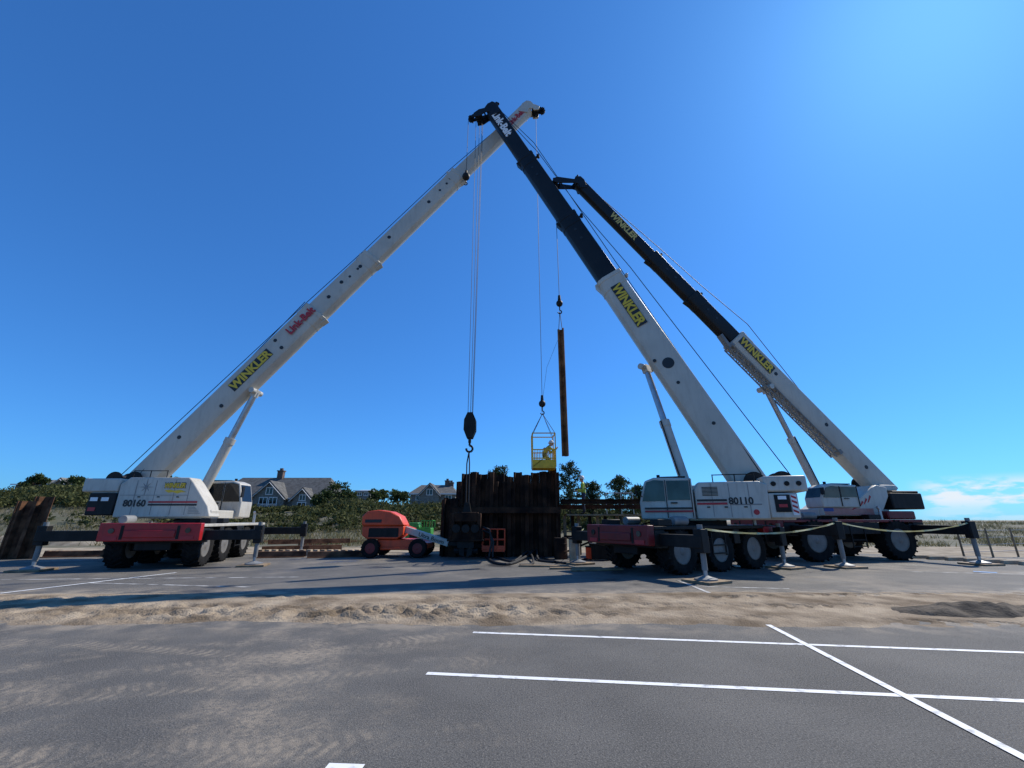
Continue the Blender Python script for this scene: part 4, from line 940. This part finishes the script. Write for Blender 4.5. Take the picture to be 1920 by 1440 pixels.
# ------------------------------------------------------------------ people
def person(loc, yaw, joints, label, vest=M['hivis']):
    J = joints; vs, es, rs = [], [], []
    def chain(pts, start=None):
        prev = start
        for p, r in pts:
            vs.append(p); rs.append(r); i = len(vs)-1
            if prev is not None: es.append((prev, i))
            prev = i
        return prev
    pel = chain([(J['pelvis'], .145)])
    ch_ = chain([(J['waist'], .135), (J['chest'], .16)], pel)
    nk = chain([(J['neck'], .06), (J['chin'], .075), (J['head'], .105), (J['crown'], .085)], ch_)
    hd = V(J['head'])
    chain([(tuple(hd + V((0, .12, -.02))), .018)], nk-1)
    for s_ in ('l', 'r'):
        e = chain([(J['sh_'+s_], .075), (J['el_'+s_], .052), (J['wr_'+s_], .036)], ch_)
        wv = V(J['wr_'+s_]); dr = (wv - V(J['el_'+s_])).normalized(); sd = dr.orthogonal().normalized()
        pm = chain([(tuple(wv+dr*.06), .038)], e)
        for fi in range(4):
            o_ = sd*(fi-1.5)*.021; ln = (.065, .08, .075, .055)[fi]
            chain([(tuple(wv+dr*.095+o_), .0095), (tuple(wv+dr*(.095+ln*.55)+o_), .009), (tuple(wv+dr*(.095+ln)+o_+V((0,.0,-.015))), .008)], pm)
        chain([(tuple(wv+dr*.06-sd*.045), .011), (tuple(wv+dr*.095-sd*.06), .009)], pm)
        chain([(J['hip_'+s_], .095), (J['kn_'+s_], .062), (J['an_'+s_], .045), (tuple(V(J['an_'+s_])+V((0,.05,-.05))), .045), (tuple(V(J['an_'+s_])+V((0,.16,-.06))), .035)], pel)
    me = bpy.data.meshes.new('person'); me.from_pydata([tuple(v) for v in vs], es, [])
    tmp = bpy.data.objects.new('tmp', me); COL.objects.link(tmp)
    sk_ = tmp.modifiers.new('skin', 'SKIN'); sk_.use_smooth_shade = True
    for d, r in zip(me.skin_vertices[0].data, rs): d.radius = (r, r)
    me.skin_vertices[0].data[0].use_root = True
    ss = tmp.modifiers.new('sub', 'SUBSURF'); ss.levels = 1; ss.render_levels = 1
    dg = bpy.context.evaluated_depsgraph_get(); m2 = bpy.data.meshes.new_from_object(tmp.evaluated_get(dg)); bpy.data.objects.remove(tmp)
    m2.materials.clear()
    for q in (vest, M['trousers'], M['skin'], M['black']): m2.materials.append(q)
    pz = V(J['pelvis']).z+.06; nk_ = V(J['neck']); hands = [V(J['wr_l']), V(J['wr_r'])]; ank = min(V(J['an_l']).z, V(J['an_r']).z)+.06
    for p in m2.polygons:
        c = p.center; near_h = min((c-(h+(h-V(J['el_'+s])).normalized()*.1)).length for h, s in zip(hands, 'lr')) < .115
        p.material_index = 2 if ((c - V(J['head'])).length < .24 and c.z > nk_.z) or near_h else 3 if c.z < ank else 1 if c.z < pz else 0
    o = bpy.data.objects.new('person', m2); COL.objects.link(o); o.location = loc; o.rotation_euler = (0, 0, yaw); setp(o, label, 'person'); BASE[o.name] = V((0,0,0))
    hv = V(J['head']); cr = (V(J['crown'])-hv).normalized()
    hm = MB(); prof = [(.135,.0),(.13,.05),(.10,.12),(.05,.155),(.005,.16)]; hm.lathe([(.16,-.01),(.16,.005)]+prof, hv+cr*.03, cr, 18)
    hm.build('helmet', M['helmet'], o)
    v_ = MB(); a, b = V(J['waist']), V(J['chest'])+V((0,0,.06)); v_.beam(a.lerp(b,.35)-(b-a)*.1, a.lerp(b,.35)+(b-a)*.12, .36, .3)
    v_.build('reflective_band', M['greyletter'], o, bevel=.06)
    return o
stand = dict(pelvis=(0,0,.93), waist=(0,.01,1.12), chest=(0,.02,1.34), neck=(0,.03,1.50), chin=(0,.05,1.57), head=(0,.06,1.65), crown=(0,.05,1.72),
    sh_l=(-.2,.02,1.41), el_l=(-.27,.02,1.14), wr_l=(-.22,.22,1.03), sh_r=(.2,.02,1.41), el_r=(.29,.08,1.16), wr_r=(.24,.30,1.12),
    hip_l=(-.1,0,.88), kn_l=(-.12,.03,.49), an_l=(-.13,-.02,.1), hip_r=(.1,0,.88), kn_r=(.12,.06,.49), an_r=(.14,.04,.1))
lean = dict(pelvis=(0,-.12,.66), waist=(0,-.02,.80), chest=(0,.10,.94), neck=(0,.19,1.05), chin=(0,.24,1.09), head=(0,.28,1.16), crown=(0,.29,1.24),
    sh_l=(-.2,.13,.98), el_l=(-.25,.30,.80), wr_l=(-.14,.46,.90), sh_r=(.2,.13,.98), el_r=(.26,.32,.82), wr_r=(.16,.48,.93),
    hip_l=(-.1,-.1,.61), kn_l=(-.14,.14,.40), an_l=(-.14,-.08,.1), hip_r=(.1,-.1,.61), kn_r=(.14,.16,.40), an_r=(.14,-.04,.1))
py = 21.6; pz = zat(893, py) - 1.80
person(((1094-960)/F*(py*CP+.4), py, pz), 1.4, stand, 'worker in yellow-green vest and hard hat standing behind the horizontal beam')
person((bx+.12, by+.1, z0+.06), -1.45, lean, 'worker in dusty yellow vest bending inside the hanging basket toward the pile', M['hivisdull'])

# ------------------------------------------------------------------ template frame right of the cofferdam
tf = thing('pile_template', 'dark steel and timber guide frame standing right of the cofferdam', 'frame', (4.3, 21.3, 0))
zt_ = zat(941, 21.2)
MB().box(2.3, 6.6, 21.0, 21.25, zt_-.1, zt_-.08).box(2.3, 6.6, 21.0, 21.25, zt_+.10, zt_+.12).box(2.3, 6.6, 21.11, 21.14, zt_-.081, zt_+.101).build('guide_beam', M['rust'], tf)
MB().box(2.3, 6.6, 22.2, 22.45, zt_-.3, zt_-.1).build('guide_beam', M['rust'], tf)
MB().box(2.6, 6.4, 21.27, 22.18, pz-.07, pz).build('platform', M['wood'], tf)
for i, x in enumerate((2.55, 2.95, 3.3, 3.75, 4.2, 4.6, 5.1, 5.6, 6.2)):
    MB().beam((x, 21.7+.25*(i % 3), 0), (x+.02*(i % 2), 21.7+.25*(i % 3), pz-.07-.003*(i+1)), .14, .14).build('post', M['rust'] if i % 2 else M['wood'], tf)
MB().box(2.5, 6.3, 21.5, 21.56, .75, .9).build('brace', M['rust'], tf); MB().beam((2.6,21.45,.2),(6.2,21.45,1.6),.08,.08).build('brace', M['rust'], tf)
for i, x in enumerate((4.75, 5.5, 6.1)): MB().tube((x,22.3,pz),(x,22.3,pz+1.05),.025).build('guard_post', M['steel'], tf)
MB().tube((4.75,22.3,pz+1.03),(6.1,22.3,pz+1.03),.02).build('guard_rail', M['steel'], tf)
def crate(u, v, wx, wy, h, m, name, label, cat):
    c = G(u, v); t = thing(name, label, cat, tuple(c)); b0 = Mx.Translation(c)
    MB(b0).box(-wx/2,wx/2,-wy/2,wy/2,.05,h).build('body', m, t, bevel=.02)
    MB(b0).box(-wx/2-.02,wx/2+.02,-wy/2-.02,wy/2+.02,h+.003,h+.06).build('lid', M['black'], t, bevel=.01)
    for sg in (-1, 1): MB(b0).box(*sorted((sg*wx/2, sg*(wx/2-.08))),-wy/2,wy/2,0,.047).build('skid', M['wood'], t)
crate(1078, 1053, .4, .4, .85, M['woodpale'], 'wooden_crate', 'tall pale wooden crate beside the far front outrigger', 'crate')
crate(1107, 1050, .32, .32, .5, M['orange'], 'tool_box', 'small orange tool box at the foot of the frame', 'box')
crate(1128, 1050, .9, .6, .6, M['black'], 'tool_chest', 'low black chest behind the middle crane front wheel', 'chest')
def barrel(u, v, m, label):
    c = G(u, v); t = thing('barrel', label, 'barrel', tuple(c))
    MB().lathe([(.02,0),(.28,0),(.29,.04),(.28,.3),(.295,.32),(.28,.34),(.28,.6),(.295,.62),(.28,.64),(.28,.86),(.02,.86)], c, (0,0,1), 24).build('drum', m, t)
    MB().tube(c+V((.12,0,.86)), c+V((.12,0,.9)), .05).build('bung', M['black'], t)
barrel(1052, 1048, M['rust'], 'rusty drum against the right end of the cofferdam')
for i, (u, v, l_) in enumerate(((1020,1063,'loose timber plank on the asphalt below the cofferdam'), (1080,1067,'loose timber plank in front of the wooden crate'), (1120,1070,'loose timber plank nearest the middle crane bumper'))):
    a = G(u, v); setp(MB(Mx.Translation(a) @ Mx.Rotation(.2*i-.15, 4, 'Z')).box(-.9,.9,-.11,.11,.005,.06).build('plank', M['wood'], loc=tuple(a), bevel=.006), l_, 'plank')

# ------------------------------------------------------------------ orange boom lift
lx0, ly = G(744, 1043)[:2]
lf = thing('boom_lift', 'orange boom lift with sloped hood and white boom lowered beside the cofferdam', 'lift', (lx0, ly, 0))
sc = (ly*CP-.3)/F
L0 = Mx.Translation(V((lx0, ly, 0)))
ux = lambda u: (u-744)*sc
MB(L0).prism([(ux(694),.36),(ux(690),.62),(ux(716),.76),(ux(778),.76),(ux(806),.60),(ux(806),.36)], -.75, .75).box(ux(708),ux(795),-.9,.9,.32,.44).build('chassis', M['orange'], lf, bevel=.04)
tm, km = wheel_meshes(.40, .32); tme = to_mesh(tm, 'tyre', M['tyre']); kme = to_mesh(km, 'rim', M['redshade'])
for u in (706, 790):
    for sg in (-1, 1):
        o = bpy.data.objects.new('wheel', tme); COL.objects.link(o); o.parent = lf; o.location = (ux(u), sg*.95, .40)
        c = bpy.data.objects.new('rim', kme); COL.objects.link(c); c.parent = o
zv = lambda v: zat(v, ly-.8)
hd = MB(L0).prism([(ux(684),zv(986)),(ux(683),zv(968)),(ux(692),zv(959)),(ux(712),zv(956)),(ux(734),zv(959)),(ux(752),zv(968)),(ux(762),zv(986))], -.85, .3).build('engine_hood', M['orange'], lf, bevel=.06)
MB(L0).prism([(ux(686),zv(1004)),(ux(685),zv(986.5)),(ux(761),zv(986.5)),(ux(760),zv(1004)),(ux(750),zv(1011)),(ux(696),zv(1011))], -.83, .28).build('lower_cover', M['orange'], lf, bevel=.04)
MB(L0).box(ux(698),ux(752),-.852,-.833,zv(1007),zv(990)).build('vent_grille', M['black'], lf)
MB(L0).box(ux(690),ux(758),-.6,.3,.76,zv(1011.5)).build('turntable', M['black'], lf)
MB(L0).box(ux(690),ux(720),-.866,-.853,zv(980),zv(974)).build('decal', M['blackletter'], hd)
ba, bb = V((ux(760), -.35, zv(993))), V((ux(844), -.75, zv(1019)))
bo = MB(L0).beam(ba, bb, .24, .28).build('lift_boom', M['white'], lf, bevel=.02)
MB(L0).beam(ba+V((-.6,.3,.2)), ba+V((.4,.1,-.1)), .28, .30).build('upper_boom', M['orange'], lf, bevel=.02)
dd = (bb-ba).normalized(); nn = V((dd.y, -dd.x, 0)).normalized(); nn = nn if nn.y < 0 else -nn
text('Ultra Boom', 1.25, .17, L0 @ (ba.lerp(bb,.62)+nn*.127), dd, nn, M['blackletter'], bo, 'lettering', .01)
bw = MB(L0); zb_, zt_b = zat(1031, ly-1.0), zat(992, ly-1.0)
yA, yB = -1.4, -.6
for u in (906, 919, 932, 945):
    for yy in (yA, yB): bw.tube((ux(u),yy,zb_),(ux(u),yy,zt_b),.025,None,6)
for zz in (zb_+.03, (zb_+zt_b)/2, zt_b):
    for yy in (yA, yB): bw.tube((ux(906),yy,zz),(ux(945),yy,zz),.025,None,6)
    for u in (906, 945): bw.tube((ux(u),yA,zz),(ux(u),yB,zz),.025,None,6)
bw.box(ux(906),ux(945),yA,yB,zb_-.05,zb_+.002); bw.box(ux(906),ux(945),yA-.012,yA+.004,zb_-.01,zb_+.2)
bw.build('platform', M['orange'], lf)
MB(L0).beam(bb, V((ux(906), -.9, zb_+.15)), .14, .16).build('jib', M['black'], lf)
gy = 29.0; gx = (790-960)/F*(gy*CP); gz = hill(gx, gy); b0 = Mx.Translation(V((gx, gy, gz)))
gm = thing('generator', 'bright green framed machine on the bank behind the orange lift', 'machine', (gx, gy, gz)); ht = zat(976, gy)-gz
MB(b0).box(-.85,.75,-.5,.5,.25,ht*.72).prism([(-.85,ht*.715),(-.7,ht*.92),(-.1,ht*.92),(.0,ht*.715)],-.45,.45).build('body', M['green'], gm, bevel=.05)
m_ = MB(b0)
for x in (.1,.45,.8):
    for y in (-.5,.5): m_.beam((x,y,ht*.72),(x,y,ht),.05,.05)
for y in (-.5,.5): m_.beam((.1,y,ht),(.8,y,ht),.05,.05).beam((.1,y,ht*.73),(.8,y,ht*.73),.04,.04)
for x in (.1, .8): m_.beam((x,-.5,ht),(x,.5,ht),.05,.05)
m_.build('frame', M['green'], gm); MB(b0).box(-.6,-.1,-.512,-.503,.5,ht*.6).build('vent_grille', M['black'], gm)
for x in (-.5, .5): MB(b0).lathe([(.05,-.6),(.28,-.6),(.28,.6),(.05,.6)], (x,0,.28), (0,1,0), 20).build('wheel', M['tyre'], gm)

# ------------------------------------------------------------------ tape, fence, wheel stops
def tape(a, b, sag, label):
    mb = MB(); n_ = 24; pts = []
    for i in range(n_+1):
        t_ = i/n_; p = V(a).lerp(V(b), t_); p.z -= sag*4*t_*(1-t_); pts.append(p)
    vs, fs = [], []
    for i, p in enumerate(pts):
        tw = .9*math.sin(i*.9+a[0]); q = V((0, math.sin(tw), math.cos(tw)))*.03; vs += [p-q, p+q]
    fs = [(2*i, 2*i+2, 2*i+3, 2*i+1) for i in range(n_)]
    mb.add(vs, fs); setp(mb.build('caution_tape', M['tape'], loc=tuple(a)), label, 'tape')
qa, qb, qc = V((*pads2[0][:2], 1.36)), V((*pads3[0][:2], 1.5)), V((*pads3[2][:2], 1.5))
tape(qa+V((.1,-.1,0)), qb+V((-.1,-.1,0)), .22, 'yellow caution tape sagging between the nearest foot and the right crane foot')
tape(qb+V((.1,-.1,0)), qc+V((-.1,-.1,0)), .3, 'yellow caution tape sagging to the rightmost outrigger')
tape(V((*pads2[1][:2],1.3)), V((3.3,20.6,1.25)), .1, 'short yellow tape beside the cofferdam and far outrigger')
fa = thing('wire_fence', 'thin post and wire fence along the dune at the right edge', 'fence', (20.5, 20.5, 0))
fp = [V((19.9,20.2,0)), V((21.6,20.6,0)), V((23.4,21.2,0)), V((25.3,21.9,0)), V((27.3,22.7,0)), V((29.4,23.6,0))]
for p in fp: MB().tube(p-V((0,0,.1)), p+V((0.02,0,1.25)), .04, .035, 8).build('post', M['wood'], fa)
for zz in (.25,.55,.85,1.15): MB().path([p+V((0,0,zz)) for p in fp], .008, 5).build('wire', M['steel'], fa)
for i in range(7):
    a = G(1740+i*36, 1047+i*2.2)
    setp(MB(Mx.Translation(a)@Mx.Rotation(-.12,4,'Z')).prism([(-.75,0),(-.7,.13),(.7,.13),(.75,0)],-.09,.09).build('wheel_stop', M['woodpale'], loc=tuple(a), bevel=.01), 'low concrete wheel stop along the asphalt edge right of the cranes', 'wheel stop', 'wheel stops at the right edge of the car park')
